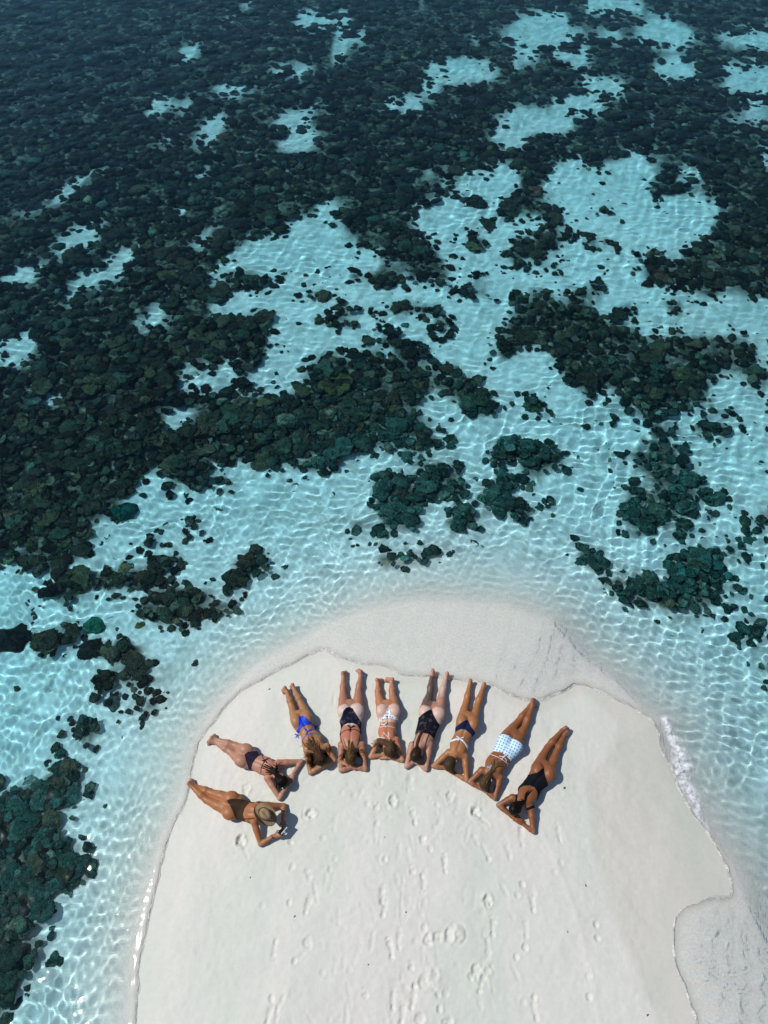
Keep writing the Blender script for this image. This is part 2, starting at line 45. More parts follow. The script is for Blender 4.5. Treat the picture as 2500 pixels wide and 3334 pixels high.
PEOPLE=[
{"id":"hat","crop":1,"hw":0.225,"ww":0.15,"face":[0.72,-0.62,-0.4],"crown":[0.14,-0.12,0.97],"skin":[0.36,0.145,0.058],"hair":[0.12,0.07,0.03],"hair2":[0.2,0.12,0.06],"label":"tanned person in brown one-piece and straw hat holding up a phone at the lower left","cloth":[{"name":"swimsuit","mat":"brown","poly":[[-2.456,2.669],[-2.396,2.689],[-2.274,2.696],[-2.161,2.686],[-2.076,2.677],[-2.116,2.613],[-2.168,2.534],[-2.177,2.454],[-2.143,2.374],[-2.109,2.33],[-2.225,2.377],[-2.293,2.414],[-2.341,2.503],[-2.404,2.608]]}],"straps":[{"mat":"brown","r":0.006,"pts":[[-2.156,2.395],[-2.076,2.389],[-1.985,2.392]]},{"mat":"brown","r":0.006,"pts":[[-2.086,2.634],[-2.007,2.637],[-1.919,2.619]]}],"bands":[{"arm":"B","mat":"black","t":0.9},{"arm":"B","mat":"grey","t":0.8},{"arm":"A","mat":"pinkband","t":0.55}],"locks":[{"to":[[-1.927,2.47],[-1.995,2.477]],"n":10,"w":0.04}],"J":{"hipA":[-2.421,2.715,0.105],"hipB":[-2.417,2.54,0.105],"kneeA":[-2.755,2.829,0.062],"kneeB":[-2.822,2.724,0.062],"ankleA":[-3.071,2.952,0.06],"ankleB":[-3.101,2.943,0.1],"heelA":[-3.116,2.966,0.07],"heelB":[-3.142,2.974,0.13],"toeA":[-3.107,3.04,0.018],"toeB":[-3.114,3.055,0.03],"pelvis":[-2.368,2.601,0.11],"waist":[-2.218,2.55,0.12],"chest":[-2.069,2.502,0.17],"neck":[-1.947,2.474,0.235],"head":[-1.807,2.423,0.33],"shA":[-1.949,2.599,0.19],"shB":[-1.996,2.36,0.19],"elbowA":[-1.571,2.615,0.042],"elbowB":[-1.883,2.06,0.042],"wristA":[-1.563,2.384,0.1],"wristB":[-1.676,2.167,0.1],"handA":[-1.529,2.272,0.15],"handB":[-1.564,2.184,0.15]}},
{"id":"blackhair","crop":1,"hw":0.2,"ww":0.135,"face":[0.62,0.45,-0.62],"skin":[0.42,0.215,0.145],"red":[[-1.988,3.257],[-1.909,3.354],[-1.664,3.323],[-1.557,3.247],[-1.669,3.079],[-1.801,2.891],[-1.97,3.086]],"hair":[0.006,0.005,0.006],"hair2":[0.012,0.01,0.012],"label":"person in dark plum bikini with wet black hair, propped beside the one in the hat","cloth":[{"name":"bikini_bottom","mat":"plum","poly":[[-2.265,3.382],[-2.208,3.42],[-2.083,3.452],[-1.973,3.471],[-1.967,3.448],[-2.047,3.354],[-2.113,3.257],[-2.137,3.184],[-2.129,3.134],[-2.182,3.172],[-2.206,3.235]]}],"straps":[{"mat":"plum","r":0.005,"pts":[[-2.001,3.419],[-1.961,3.337],[-1.917,3.275]]},{"mat":"plum","r":0.005,"pts":[[-1.847,3.337],[-1.883,3.311],[-1.917,3.275],[-1.959,3.19],[-1.97,3.092]]},{"mat":"plum","bow":0.05,"pts":[[-1.918,3.281]]}],"locks":[{"to":[[-1.729,3.087],[-1.914,3.176]],"n":34,"w":0.07},{"to":[[-1.721,3.135],[-1.769,3.246]],"n":5,"w":0.06,"r":0.004},{"to":[[-1.735,3.148],[-1.643,3.244]],"n":4,"w":0.04,"r":0.004}],"J":{"hipA":[-2.251,3.459,0.105],"hipB":[-2.302,3.286,0.105],"kneeA":[-2.461,3.574,0.062],"kneeB":[-2.534,3.474,0.062],"ankleA":[-2.836,3.689,0.085],"ankleB":[-2.813,3.643,0.07],"heelA":[-2.878,3.702,0.12],"heelB":[-2.909,3.658,0.1],"toeA":[-2.835,3.772,0.018],"toeB":[-2.945,3.654,0.02],"pelvis":[-2.253,3.37,0.11],"waist":[-2.091,3.282,0.1],"chest":[-1.916,3.212,0.115],"neck":[-1.768,3.101,0.15],"head":[-1.616,2.976,0.18],"shA":[-1.711,3.256,0.115],"shB":[-1.86,3.022,0.115],"elbowA":[-1.341,3.294,0.042],"elbowB":[-1.649,2.727,0.042],"wristA":[-1.457,3.092,0.07],"wristB":[-1.559,2.894,0.08],"handA":[-1.506,2.944,0.09],"handB":[-1.435,3.021,0.11]}},
{"id":"blue","crop":2,"hw":0.19,"ww":0.135,"face":[0.1,-0.1,-1],"skin":[0.38,0.185,0.085],"hair":[0.028,0.015,0.009],"hair2":[0.12,0.065,0.028],"label":"person in royal blue bikini with long wavy dark hair spread over the back","cloth":[{"name":"bikini_bottom","mat":"royal","poly":[[-1.423,3.973],[-1.396,3.994],[-1.345,3.997],[-1.302,3.973],[-1.247,3.91],[-1.184,3.872],[-1.126,3.888],[-1.119,3.855],[-1.203,3.862],[-1.284,3.853],[-1.353,3.818],[-1.418,3.745],[-1.465,3.731],[-1.457,3.768],[-1.417,3.798],[-1.411,3.901]]}],"straps":[{"mat":"royal","r":0.005,"pts":[[-1.342,3.575],[-1.309,3.645],[-1.233,3.7],[-1.153,3.711],[-1.073,3.701]]},{"mat":"royal","bow":0.08,"pts":[[-1.251,3.746]]},{"mat":"royal","bow":0.05,"pts":[[-1.449,3.738]]},{"mat":"royal","bow":0.04,"pts":[[-1.14,3.874]]}],"locks":[{"to":[[-1.075,3.407],[-1.247,3.619]],"n":44,"w":0.12,"wavy":1},{"to":[[-1.131,3.349],[-1.3,3.371]],"n":24,"w":0.06,"wavy":1},{"to":[[-0.937,3.415],[-0.865,3.473]],"n":26,"w":0.07,"wavy":1},{"to":[[-1.145,3.252],[-1.278,3.258]],"n":16,"w":0.05,"wavy":1}],"J":{"hipA":[-1.489,3.963,0.105],"hipB":[-1.287,4.018,0.105],"kneeA":[-1.572,4.228,0.062],"kneeB":[-1.413,4.268,0.062],"ankleA":[-1.683,4.5,0.085],"ankleB":[-1.558,4.536,0.085],"heelA":[-1.713,4.549,0.12],"heelB":[-1.584,4.599,0.12],"toeA":[-1.76,4.507,0.018],"toeB":[-1.622,4.579,0.018],"pelvis":[-1.358,3.928,0.11],"waist":[-1.265,3.753,0.1],"chest":[-1.172,3.584,0.115],"neck":[-1.097,3.462,0.15],"head":[-1.026,3.295,0.18],"shA":[-1.259,3.455,0.115],"shB":[-0.927,3.51,0.115],"elbowA":[-1.184,3.113,0.042],"elbowB":[-0.803,3.306,0.042],"wristA":[-0.956,3.234,0.08],"wristB":[-0.947,3.215,0.045],"handA":[-0.835,3.329,0.1],"handB":[-1.035,3.195,0.05]}},
{"id":"navy","crop":2,"hw":0.23,"ww":0.175,"face":[0,-0.15,-1],"skin":[0.4,0.185,0.115],"pale":[[-0.788,3.854],[-0.796,4.063],[-0.764,4.153],[-0.648,4.202],[-0.569,4.162],[-0.524,4.204],[-0.421,4.213],[-0.317,4.143],[-0.313,3.848]],"dust":[[-0.788,3.854],[-0.796,4.063],[-0.764,4.153],[-0.648,4.202],[-0.569,4.162],[-0.524,4.204],[-0.421,4.213],[-0.317,4.143],[-0.313,3.848]],"red":[[-0.748,3.613],[-0.319,3.608],[-0.322,3.786],[-0.755,3.792]],"hair":[0.075,0.045,0.02],"hair2":[0.21,0.13,0.05],"label":"person in navy one-piece with tied open back, blonde hair and legs apart","cloth":[{"name":"swimsuit","mat":"navysand","poly":[[-0.639,4.116],[-0.574,4.151],[-0.527,4.118],[-0.468,4.024],[-0.394,3.918],[-0.335,3.865],[-0.332,3.674],[-0.39,3.722],[-0.4,3.784],[-0.443,3.846],[-0.515,3.873],[-0.596,3.874],[-0.666,3.849],[-0.712,3.788],[-0.716,3.695],[-0.755,3.689],[-0.773,3.881],[-0.72,3.954],[-0.673,4.069]]}],"straps":[{"mat":"navy","r":0.005,"pts":[[-0.718,3.7],[-0.652,3.744],[-0.552,3.765],[-0.461,3.76],[-0.39,3.727]]},{"mat":"navy","r":0.005,"pts":[[-0.715,3.692],[-0.694,3.58],[-0.652,3.475]]},{"mat":"navy","r":0.005,"pts":[[-0.392,3.719],[-0.405,3.577],[-0.435,3.497]]},{"mat":"navy","bow":0.07,"pts":[[-0.551,3.797]]}],"locks":[{"to":[[-0.546,3.4],[-0.545,3.528]],"n":22,"w":0.11},{"to":[[-0.413,3.408],[-0.295,3.407]],"n":18,"w":0.05},{"to":[[-0.649,3.371],[-0.7,3.308]],"n":10,"w":0.05}],"J":{"hipA":[-0.685,4.131,0.105],"hipB":[-0.437,4.128,0.105],"kneeA":[-0.704,4.476,0.062],"kneeB":[-0.441,4.494,0.062],"ankleA":[-0.707,4.717,0.085],"ankleB":[-0.406,4.74,0.085],"heelA":[-0.724,4.802,0.12],"heelB":[-0.41,4.812,0.12],"toeA":[-0.656,4.849,0.018],"toeB":[-0.468,4.897,0.018],"pelvis":[-0.559,4.064,0.11],"waist":[-0.549,3.825,0.1],"chest":[-0.549,3.636,0.115],"neck":[-0.534,3.484,0.15],"head":[-0.534,3.308,0.18],"shA":[-0.698,3.536,0.115],"shB":[-0.364,3.533,0.115],"elbowA":[-0.692,3.144,0.042],"elbowB":[-0.299,3.16,0.042],"wristA":[-0.521,3.185,0.045],"wristB":[-0.61,3.228,0.085],"handA":[-0.423,3.187,0.05],"handB":[-0.74,3.296,0.09]}},
{"id":"check","crop":3,"hw":0.215,"ww":0.14,"face":[-0.62,-0.42,-0.62],"skin":[0.44,0.195,0.1],"pale":[[-0.137,4.018],[-0.115,4.158],[-0.039,4.191],[0.051,4.176],[0.064,4.109],[0.08,4.166],[0.159,4.203],[0.249,4.164],[0.266,4.061],[0.219,3.895],[-0.083,3.888]],"red":[[-0.109,3.816],[0.218,3.813],[0.259,3.563],[0.154,3.538],[-0.012,3.627],[-0.143,3.629]],"hair":[0.075,0.046,0.027],"hair2":[0.14,0.09,0.05],"label":"person in white and blue checked bikini with sunglasses and brown hair to one side","cloth":[{"name":"bikini_bottom","mat":"check","poly":[[0.058,4.106],[0.073,4.117],[0.096,4.087],[0.14,4.003],[0.23,3.959],[0.234,3.918],[0.166,3.938],[0.104,3.957],[0.024,3.948],[-0.038,3.912],[-0.088,3.911],[-0.073,3.948],[-0.012,3.967],[0.033,4.041]]}],"straps":[{"mat":"white","r":0.005,"pts":[[-0.078,3.817],[-0.038,3.804],[0.068,3.812],[0.138,3.802],[0.201,3.795]]},{"mat":"white","r":0.005,"pts":[[-0.012,3.701],[0.076,3.62],[0.149,3.545]]},{"mat":"white","r":0.006,"pts":[[-0.09,3.629],[-0.038,3.626],[0.019,3.595]]},{"mat":"white","r":0.005,"pts":[[0.074,3.704],[0.085,3.647]]},{"mat":"white","bow":0.06,"pts":[[0.002,3.835]]}],"locks":[{"to":[[0.015,3.551],[-0.142,3.578]],"n":26,"w":0.08},{"to":[[-0.064,3.534],[-0.203,3.5]],"n":12,"w":0.05},{"to":[[0.119,3.541],[0.093,3.585]],"n":8,"w":0.06}],"glasses":True,"J":{"hipA":[-0.039,4.128,0.105],"hipB":[0.182,4.126,0.105],"kneeA":[-0.097,4.404,0.062],"kneeB":[0.144,4.411,0.062],"ankleA":[-0.107,4.596,0.085],"ankleB":[0.132,4.633,0.085],"heelA":[-0.122,4.662,0.12],"heelB":[0.148,4.671,0.12],"toeA":[-0.026,4.682,0.018],"toeB":[0.011,4.707,0.018],"pelvis":[0.071,4.059,0.11],"waist":[0.068,3.886,0.1],"chest":[0.05,3.728,0.115],"neck":[0.054,3.575,0.15],"head":[0.071,3.435,0.18],"shA":[-0.086,3.582,0.115],"shB":[0.195,3.602,0.115],"elbowA":[-0.217,3.36,0.042],"elbowB":[0.297,3.301,0.042],"wristA":[-0.016,3.383,0.05],"wristB":[0.067,3.349,0.045],"handA":[0.093,3.371,0.06],"handB":[-0.029,3.354,0.045]}},
{"id":"braid","crop":3,"hw":0.225,"ww":0.175,"face":[0.5,-0.05,-0.85],"skin":[0.46,0.24,0.17],"pale":[[0.512,3.912],[0.544,4.078],[0.645,4.162],[0.795,4.096],[0.859,4.129],[1.019,4.101],[1.032,4.003],[0.932,3.775]],"dust":[[0.951,4.343],[0.942,4.537],[1.053,4.733],[1.124,4.683],[1.051,4.343]],"tat":[[0.794,4.744],[0.858,4.719],[0.868,4.517],[0.851,4.342],[0.797,4.152],[0.726,4.157],[0.645,4.18],[0.619,4.204],[0.678,4.342],[0.703,4.517],[0.745,4.655]],"hair":[0.035,0.022,0.014],"hair2":[0.08,0.05,0.03],"label":"person in sandy black one-piece with a long braid and a tattooed leg","cloth":[{"name":"swimsuit","mat":"blacksand","poly":[[0.772,4.083],[0.796,4.078],[0.825,3.981],[0.875,3.889],[0.948,3.819],[0.889,3.702],[0.836,3.604],[0.784,3.638],[0.733,3.674],[0.664,3.692],[0.568,3.701],[0.506,3.692],[0.452,3.685],[0.509,3.83],[0.516,3.944],[0.63,4.0]]}],"straps":[{"mat":"black","r":0.006,"pts":[[0.548,3.698],[0.486,3.6],[0.47,3.49]]},{"mat":"black","r":0.006,"pts":[[0.733,3.666],[0.685,3.556],[0.659,3.446]]}],"locks":[{"to":[[0.524,3.425],[0.54,3.529],[0.583,3.644],[0.629,3.715],[0.674,3.737]],"braid":1,"n":1,"w":0}],"J":{"hipA":[0.673,4.095,0.105],"hipB":[0.924,4.076,0.105],"kneeA":[0.783,4.416,0.062],"kneeB":[0.995,4.427,0.062],"ankleA":[0.832,4.749,0.085],"ankleB":[1.068,4.703,0.085],"heelA":[0.848,4.834,0.12],"heelB":[1.097,4.776,0.12],"toeA":[0.896,4.741,0.018],"toeB":[1.138,4.7,0.018],"pelvis":[0.791,4.018,0.11],"waist":[0.712,3.811,0.1],"chest":[0.657,3.635,0.115],"neck":[0.598,3.501,0.15],"head":[0.527,3.34,0.18],"shA":[0.456,3.521,0.115],"shB":[0.745,3.529,0.115],"elbowA":[0.36,3.197,0.042],"elbowB":[0.674,3.154,0.042],"wristA":[0.491,3.268,0.045],"wristB":[0.568,3.236,0.05],"handA":[0.605,3.319,0.06],"handB":[0.466,3.302,0.06]}},
{"id":"whitetop","crop":4,"hw":0.195,"ww":0.14,"face":[0.5,0.05,-0.85],"skin":[0.36,0.155,0.062],"hair":[0.07,0.05,0.03],"hair2":[0.13,0.1,0.06],"label":"person in navy bikini bottom and white tied top with brown hair up","cloth":[{"name":"bikini_bottom","mat":"navy2","poly":[[1.36,3.905],[1.384,3.912],[1.426,3.794],[1.51,3.697],[1.476,3.648],[1.393,3.706],[1.319,3.758],[1.258,3.758],[1.197,3.74],[1.143,3.73],[1.142,3.787],[1.228,3.829]]},{"name":"bikini_top","mat":"white","poly":[[1.071,3.562],[1.11,3.587],[1.188,3.606],[1.248,3.593],[1.297,3.558],[1.336,3.51],[1.396,3.482],[1.383,3.44],[1.341,3.453],[1.31,3.512],[1.254,3.567],[1.187,3.578],[1.117,3.561]]}],"straps":[{"mat":"white","bow":0.07,"pts":[[1.23,3.601]]}],"bands":[{"arm":"B","mat":"black","t":0.9}],"locks":[],"J":{"hipA":[1.287,3.939,0.105],"hipB":[1.488,3.917,0.105],"kneeA":[1.402,4.278,0.062],"kneeB":[1.582,4.211,0.062],"ankleA":[1.474,4.565,0.085],"ankleB":[1.702,4.526,0.085],"heelA":[1.491,4.643,0.12],"heelB":[1.722,4.582,0.12],"toeA":[1.517,4.591,0.018],"toeB":[1.757,4.562,0.018],"pelvis":[1.368,3.847,0.11],"waist":[1.287,3.672,0.1],"chest":[1.214,3.502,0.115],"neck":[1.154,3.354,0.15],"head":[1.062,3.195,0.18],"shA":[1.049,3.399,0.115],"shB":[1.305,3.333,0.115],"elbowA":[0.798,3.206,0.042],"elbowB":[1.318,2.98,0.042],"wristA":[0.975,3.179,0.045],"wristB":[1.11,3.096,0.045],"handA":[1.069,3.137,0.06],"handB":[1.019,3.154,0.06]}},
{"id":"shorts","crop":5,"hw":0.215,"ww":0.165,"face":[0.45,0.1,-0.85],"skin":[0.26,0.1,0.042],"hair":[0.07,0.047,0.026],"hair2":[0.2,0.14,0.075],"label":"person in high-waisted white swim shorts with blue dots, hair in a ponytail","cloth":[{"name":"swim_shorts","mat":"dots","poly":[[1.868,3.68],[1.934,3.674],[2.029,3.651],[2.087,3.621],[2.165,3.567],[2.256,3.498],[2.269,3.45],[2.177,3.335],[2.059,3.251],[1.993,3.313],[1.905,3.384],[1.834,3.401],[1.764,3.423],[1.789,3.566],[1.813,3.612]]}],"straps":[{"mat":"white","r":0.005,"pts":[[1.725,3.357],[1.801,3.32],[1.869,3.286],[1.925,3.251],[2.001,3.21]]},{"mat":"white","bow":0.07,"pts":[[1.914,3.31]]},{"mat":"bluewhite","bow":0.05,"pts":[[1.677,3.133]]}],"bands":[{"arm":"B","mat":"pinkband","t":0.8}],"locks":[{"to":[[1.683,3.064],[1.775,3.168],[1.922,3.216]],"n":14,"w":0.03},{"to":[[1.709,3.087],[1.752,3.238]],"n":10,"w":0.03},{"to":[[1.684,3.075],[1.811,3.169]],"n":8,"w":0.04}],"J":{"hipA":[2.021,3.69,0.105],"hipB":[2.188,3.593,0.105],"kneeA":[2.246,3.938,0.062],"kneeB":[2.356,3.864,0.062],"ankleA":[2.469,4.204,0.085],"ankleB":[2.51,4.2,0.1],"heelA":[2.544,4.302,0.09],"heelB":[2.519,4.296,0.14],"toeA":[2.584,4.218,0.018],"toeB":[2.58,4.324,0.05],"pelvis":[2.04,3.53,0.11],"waist":[1.894,3.338,0.1],"chest":[1.77,3.192,0.115],"neck":[1.695,3.066,0.15],"head":[1.601,2.909,0.18],"shA":[1.562,3.12,0.115],"shB":[1.842,3.008,0.115],"elbowA":[1.361,2.953,0.042],"elbowB":[1.739,2.714,0.042],"wristA":[1.513,2.863,0.045],"wristB":[1.584,2.82,0.06],"handA":[1.611,2.84,0.05],"handB":[1.427,2.948,0.085]}},
{"id":"black","crop":5,"hw":0.2,"ww":0.15,"face":[-0.1,-0.2,-1],"skin":[0.24,0.088,0.036],"hair":[0.008,0.006,0.006],"hair2":[0.014,0.01,0.01],"tat2":True,"label":"person in black scoop-back one-piece with black hair at the right end of the arc","cloth":[{"name":"swimsuit","mat":"black","poly":[[2.518,3.13],[2.538,3.125],[2.54,3.016],[2.594,2.87],[2.581,2.813],[2.466,2.657],[2.374,2.564],[2.183,2.502],[2.172,2.527],[2.332,2.592],[2.391,2.691],[2.401,2.768],[2.364,2.846],[2.297,2.873],[2.192,2.872],[2.13,2.844],[2.084,2.765],[2.069,2.688],[2.062,2.627],[2.031,2.627],[2.048,2.732],[2.076,2.832],[2.187,2.911],[2.244,2.992],[2.281,3.052],[2.426,3.061]]}],"straps":[],"locks":[{"to":[[2.146,2.588],[2.206,2.709],[2.292,2.798]],"n":9,"w":0.02},{"to":[[2.126,2.62],[2.106,2.642]],"n":8,"w":0.04}],"J":{"hipA":[2.442,3.164,0.105],"hipB":[2.651,3.12,0.105],"kneeA":[2.677,3.501,0.062],"kneeB":[2.813,3.429,0.062],"ankleA":[2.951,3.783,0.1],"ankleB":[2.985,3.718,0.07],"heelA":[3.018,3.825,0.14],"heelB":[3.034,3.781,0.09],"toeA":[3.078,3.808,0.05],"toeB":[3.055,3.742,0.018],"pelvis":[2.518,3.071,0.11],"waist":[2.37,2.913,0.1],"chest":[2.25,2.763,0.115],"neck":[2.154,2.643,0.15],"head":[2.028,2.532,0.18],"shA":[2.01,2.704,0.115],"shB":[2.277,2.553,0.115],"elbowA":[1.789,2.609,0.042],"elbowB":[2.29,2.23,0.042],"wristA":[1.99,2.429,0.05],"wristB":[2.13,2.34,0.045],"handA":[2.126,2.359,0.085],"handB":[2.011,2.413,0.05]}}]
HAT=[-1.812,2.414,0.36]
HATDIR=[-1.639,2.32,0.36]
PHONE=[[-1.495,2.301,0.16],[-1.59,2.185,0.16]]
PRINTS=[[0.911,1.785,"f",-5,1.3],[-0.031,1.368,"f",0,1],[-0.004,1.201,"f",10,1],[0.455,2.449,"f",-10,1.1],[0.591,2.194,"t",180,1.4],[0.394,2.95,"f",5,0.7],[0.438,2.965,"f",0,0.6],[-0.043,3.023,"f",0,0.5],[-0.12,2.519,"t",0,1],[0.141,2.683,"c",0,1.2],[-1.148,2.502,"c",90,1.2],[1.047,2.752,"c",20,0.8],[1.41,2.519,"c",0,0.9],[1.518,2.424,"s",135,0.7],[-0.764,2.362,"f",5,0.35],[-1.111,1.24,"f",15,1.2],[-1.013,1.42,"s",-15,0.7],[-1.117,1.555,"t",0,0.8],[-1.083,0.777,"c",0,0.5],[-0.643,1.004,"s",120,0.35],[-1.386,1.277,"h",0,0.8],[-1.42,2.082,"h",0,0.5],[-1.38,1.743,"h",20,0.6],[-1.154,1.691,"h",0,0.6],[-0.744,1.861,"h",0,0.5],[-0.808,1.715,"h",0,0.4],[-0.941,2.151,"h",0,0.5],[0.01,1.841,"h",0,1.1],[0.219,1.937,"s",10,0.4],[0.696,1.987,"h",0,0.6],[0.422,1.616,"t",0,1],[0.57,1.525,"f",175,1],[0.269,1.513,"s",5,0.5],[0.251,1.178,"s",0,0.5],[0.532,1.131,"s",-20,0.4],[0.58,0.958,"h",0,0.6],[0.088,0.698,"f",-10,1.2],[0.215,0.81,"f",0,0.8],[0.628,0.81,"c",0,0.7],[0.761,0.833,"c",40,0.6],[1.04,0.878,"m",0,1],[0.934,0.856,"c",0,0.8],[1.564,0.97,"f",5,1.2],[1.464,0.71,"f",180,0.8],[1.51,1.297,"c",0,1.3],[1.767,1.44,"s",-30,0.6],[2.04,1.509,"h",0,0.9],[1.95,1.368,"h",0,0.6],[2.168,1.261,"f",0,0.6],[2.027,0.958,"f",0,0.6],[1.995,0.709,"h",0,1.1],[1.859,0.599,"h",0,0.9],[1.828,0.424,"s",-25,0.5],[1.287,0.435,"c",0,0.9],[1.206,0.37,"h",0,0.8],[1.355,0.295,"f",20,1.2],[1.413,0.391,"t",40,0.8],[1.303,0.105,"s",-10,0.4],[0.383,0.413,"t",0,1.1],[0.418,0.259,"h",0,1.2],[0.547,0.305,"c",0,0.6],[0.673,0.231,"f",-40,0.9],[0.826,0.12,"t",20,0.7],[0.753,0.001,"h",0,1],[0.265,0.273,"s",-15,0.5],[0.34,0.178,"s",-25,0.6],[0.123,0.105,"f",0,1.1],[0.394,0.115,"f",10,1.1],[0.247,-0.061,"f",10,1],[0.485,-0.122,"c",0,0.7],[0.859,-0.157,"c",60,0.7],[-1.552,0.689,"f",185,0.8],[-1.265,0.555,"h",0,0.8],[-0.855,0.413,"h",0,0.35],[-1.555,-0.061,"f",15,0.9],[-1.54,0.115,"h",0,0.9],[-1.409,0.074,"s",30,0.7],[-1.455,-0.05,"s",0,0.6],[-0.257,0.094,"t",0,0.8],[-0.506,-0.091,"s",-5,0.6],[2.051,-0.009,"f",-10,0.8],[1.575,1.849,"h",0,0.8],[1.529,1.964,"s",-20,0.5],[1.875,1.965,"f",-10,0.6],[2.105,2.135,"f",0,0.6],[2.115,2.227,"t",0,0.7],[0.545,0.654,"s",5,0.3],[0.657,0.522,"s",-30,0.3],[0.704,0.391,"c",0,0.4],[-0.132,2.198,"s",0,0.3],[-0.105,2.357,"h",0,0.4],[-0.266,2.63,"h",0,0.6],[-0.357,2.825,"h",0,0.3],[3.052,0.996,"h",0,1],[3.039,0.83,"h",0,0.8],[2.841,0.318,"t",0,0.5],[2.812,0.135,"h",0,0.9],[2.062,0.135,"h",0,0.8],[2.687,2.204,"f",-10,0.4],[2.66,1.802,"h",0,0.4],[2.545,1.671,"h",0,0.3],[2.161,1.277,"f",0,0.5],[2.199,1.332,"t",0,0.4],[-2.21,2.121,"c",0,1.6],[-2.135,1.999,"s",-30,0.6],[-2.217,2.897,"c",0,0.7],[-1.437,2.101,"h",0,0.6],[-1.223,2.492,"c",0,0.5],[-0.86,4.347,"h",0,0.5],[1.427,2.507,"c",0,0.8],[2.11,2.2,"t",0,0.5],[2.688,2.236,"f",0,0.4]]
PEBBLES=[[2.878,2.886,0.03],[-1.997,1.611,0.018],[-1.291,1.099,0.018],[0.318,1.15,0.016],[-0.219,0.51,0.014],[0.01,2.15,0.012],[2.99,1.497,0.02],[3.579,-0.067,0.02],[2.626,0.902,0.014],[-1.999,4.575,0.022]]
FOAM=[[4.805,4.056],[4.813,3.842],[4.9,3.674],[4.91,3.481],[4.926,3.319],[4.845,3.212],[4.769,3.119],[4.786,2.963],[4.888,2.885],[4.957,2.783],[4.968,2.669],[4.976,2.544],[5.023,2.42],[5.09,2.274]]
# ---------------------------------------------------------------- terrain functions
def poly_sd(P, X, Y):
    """signed distance to a closed polygon, negative inside"""
    P = np.asarray(P, float); sh = X.shape
    x = X.ravel(); y = Y.ravel(); out = np.empty(len(x))
    A = P; B = np.roll(P, -1, 0); D = B - A; L2 = (D ** 2).sum(1) + 1e-12
    for i in range(0, len(x), 40000):
        px = x[i:i+40000, None]; py = y[i:i+40000, None]
        t = np.clip(((px - A[:, 0]) * D[:, 0] + (py - A[:, 1]) * D[:, 1]) / L2, 0, 1)
        d = np.sqrt(((px - A[:, 0] - t * D[:, 0]) ** 2 + (py - A[:, 1] - t * D[:, 1]) ** 2).min(1))
        c = (A[:, 1] > py) != (B[:, 1] > py)
        xi = A[:, 0] + (py - A[:, 1]) * D[:, 0] / np.where(D[:, 1] == 0, 1e-9, D[:, 1])
        ins = ((c & (px < xi)).sum(1) % 2) == 1
        out[i:i+40000] = np.where(ins, -d, d)
    return out.reshape(sh)

def hash2(ix, iy, seed):
    h = (ix.astype(np.int64) * 374761393 + iy.astype(np.int64) * 668265263 + seed * 974711) & 0x7fffffff
    h = ((h ^ (h >> 13)) * 1274126177) & 0x7fffffff
    return ((h ^ (h >> 16)) & 0xffff) / 65535.0

def vnoise(X, Y, s, seed=0):
    x = X / s; y = Y / s
    ix = np.floor(x); iy = np.floor(y); fx = x - ix; fy = y - iy
    fx = fx * fx * (3 - 2 * fx); fy = fy * fy * (3 - 2 * fy)
    ix = ix.astype(np.int64); iy = iy.astype(np.int64)
    a = hash2(ix, iy, seed); b = hash2(ix + 1, iy, seed); c = hash2(ix, iy + 1, seed); d = hash2(ix + 1, iy + 1, seed)
    return (a * (1 - fx) + b * fx) * (1 - fy) + (c * (1 - fx) + d * fx) * fy

def fbm(X, Y, s, seed=0, o=4):
    t = 0 * X; a = 1.0; n = 0
    for k in range(o):
        t = t + a * vnoise(X, Y, s / 2 ** k, seed + k * 17); n += a; a *= .5
    return t / n

def sstep(a, b, x):
    t = np.clip((x - a) / (b - a), 0, 1); return t * t * (3 - 2 * t)

def terrain(X, Y):
    """sand level: a low dome inside the still-water line, shelving away outside it"""
    d = poly_sd(STILL_LINE, X, Y)
    d = d + (fbm(X, Y, 1.6, 5, 3) - .5) * .18
    inside = np.maximum(-d, 0); out = np.maximum(d, 0)
    land = .30 * (1 - np.exp(-inside / 1.9)) + .004 * inside
    sea = -.82 * (1 - np.exp(-(out / 1.45) ** 1.1)) - .008 * out
    z = np.where(d < 0, land, sea)
    z = z + (fbm(X, Y, 2.2, 31, 3) - .5) * .16 * sstep(1.2, 4, out) + (fbm(X, Y, .45, 61, 3) - .5) * .05 * sstep(.6, 2, out)
    z = z + (fbm(X, Y, 1.1, 77, 3) - .5) * .03 * sstep(.3, 1.2, inside)
    return z
# ---------------------------------------------------------------- mesh and material helpers
def make_mesh(name, v, f, smooth=True, uvw=None):
    v = np.asarray(v, np.float32); me = bpy.data.meshes.new(name)
    me.vertices.add(len(v)); me.vertices.foreach_set('co', v.ravel())
    if isinstance(f, np.ndarray):
        n = f.shape[1]; me.loops.add(f.size); me.loops.foreach_set('vertex_index', f.ravel().astype(np.int32))
        me.polygons.add(len(f)); me.polygons.foreach_set('loop_start', np.arange(0, f.size, n, dtype=np.int32))
        me.update(calc_edges=True)
    else:
        bpy.data.meshes.remove(me); me = bpy.data.meshes.new(name); me.from_pydata(v.tolist(), [], f)
    me.validate()
    me.polygons.foreach_set('use_smooth', np.full(len(me.polygons), smooth)); me.update()
    return me

def add_obj(name, me, mat=None, parent=None, loc=None):
    o = bpy.data.objects.new(name, me); COL.objects.link(o)
    if mat is not None and me is not None: me.materials.append(mat)
    if parent is not None: o.parent = parent
    if loc is not None: o.location = loc
    return o

def tag(o, label=None, cat=None, group=None, kind=None):
    if label: o['label'] = label
    if cat: o['category'] = cat
    if group: o['group'] = group
    if kind: o['kind'] = kind
    return o

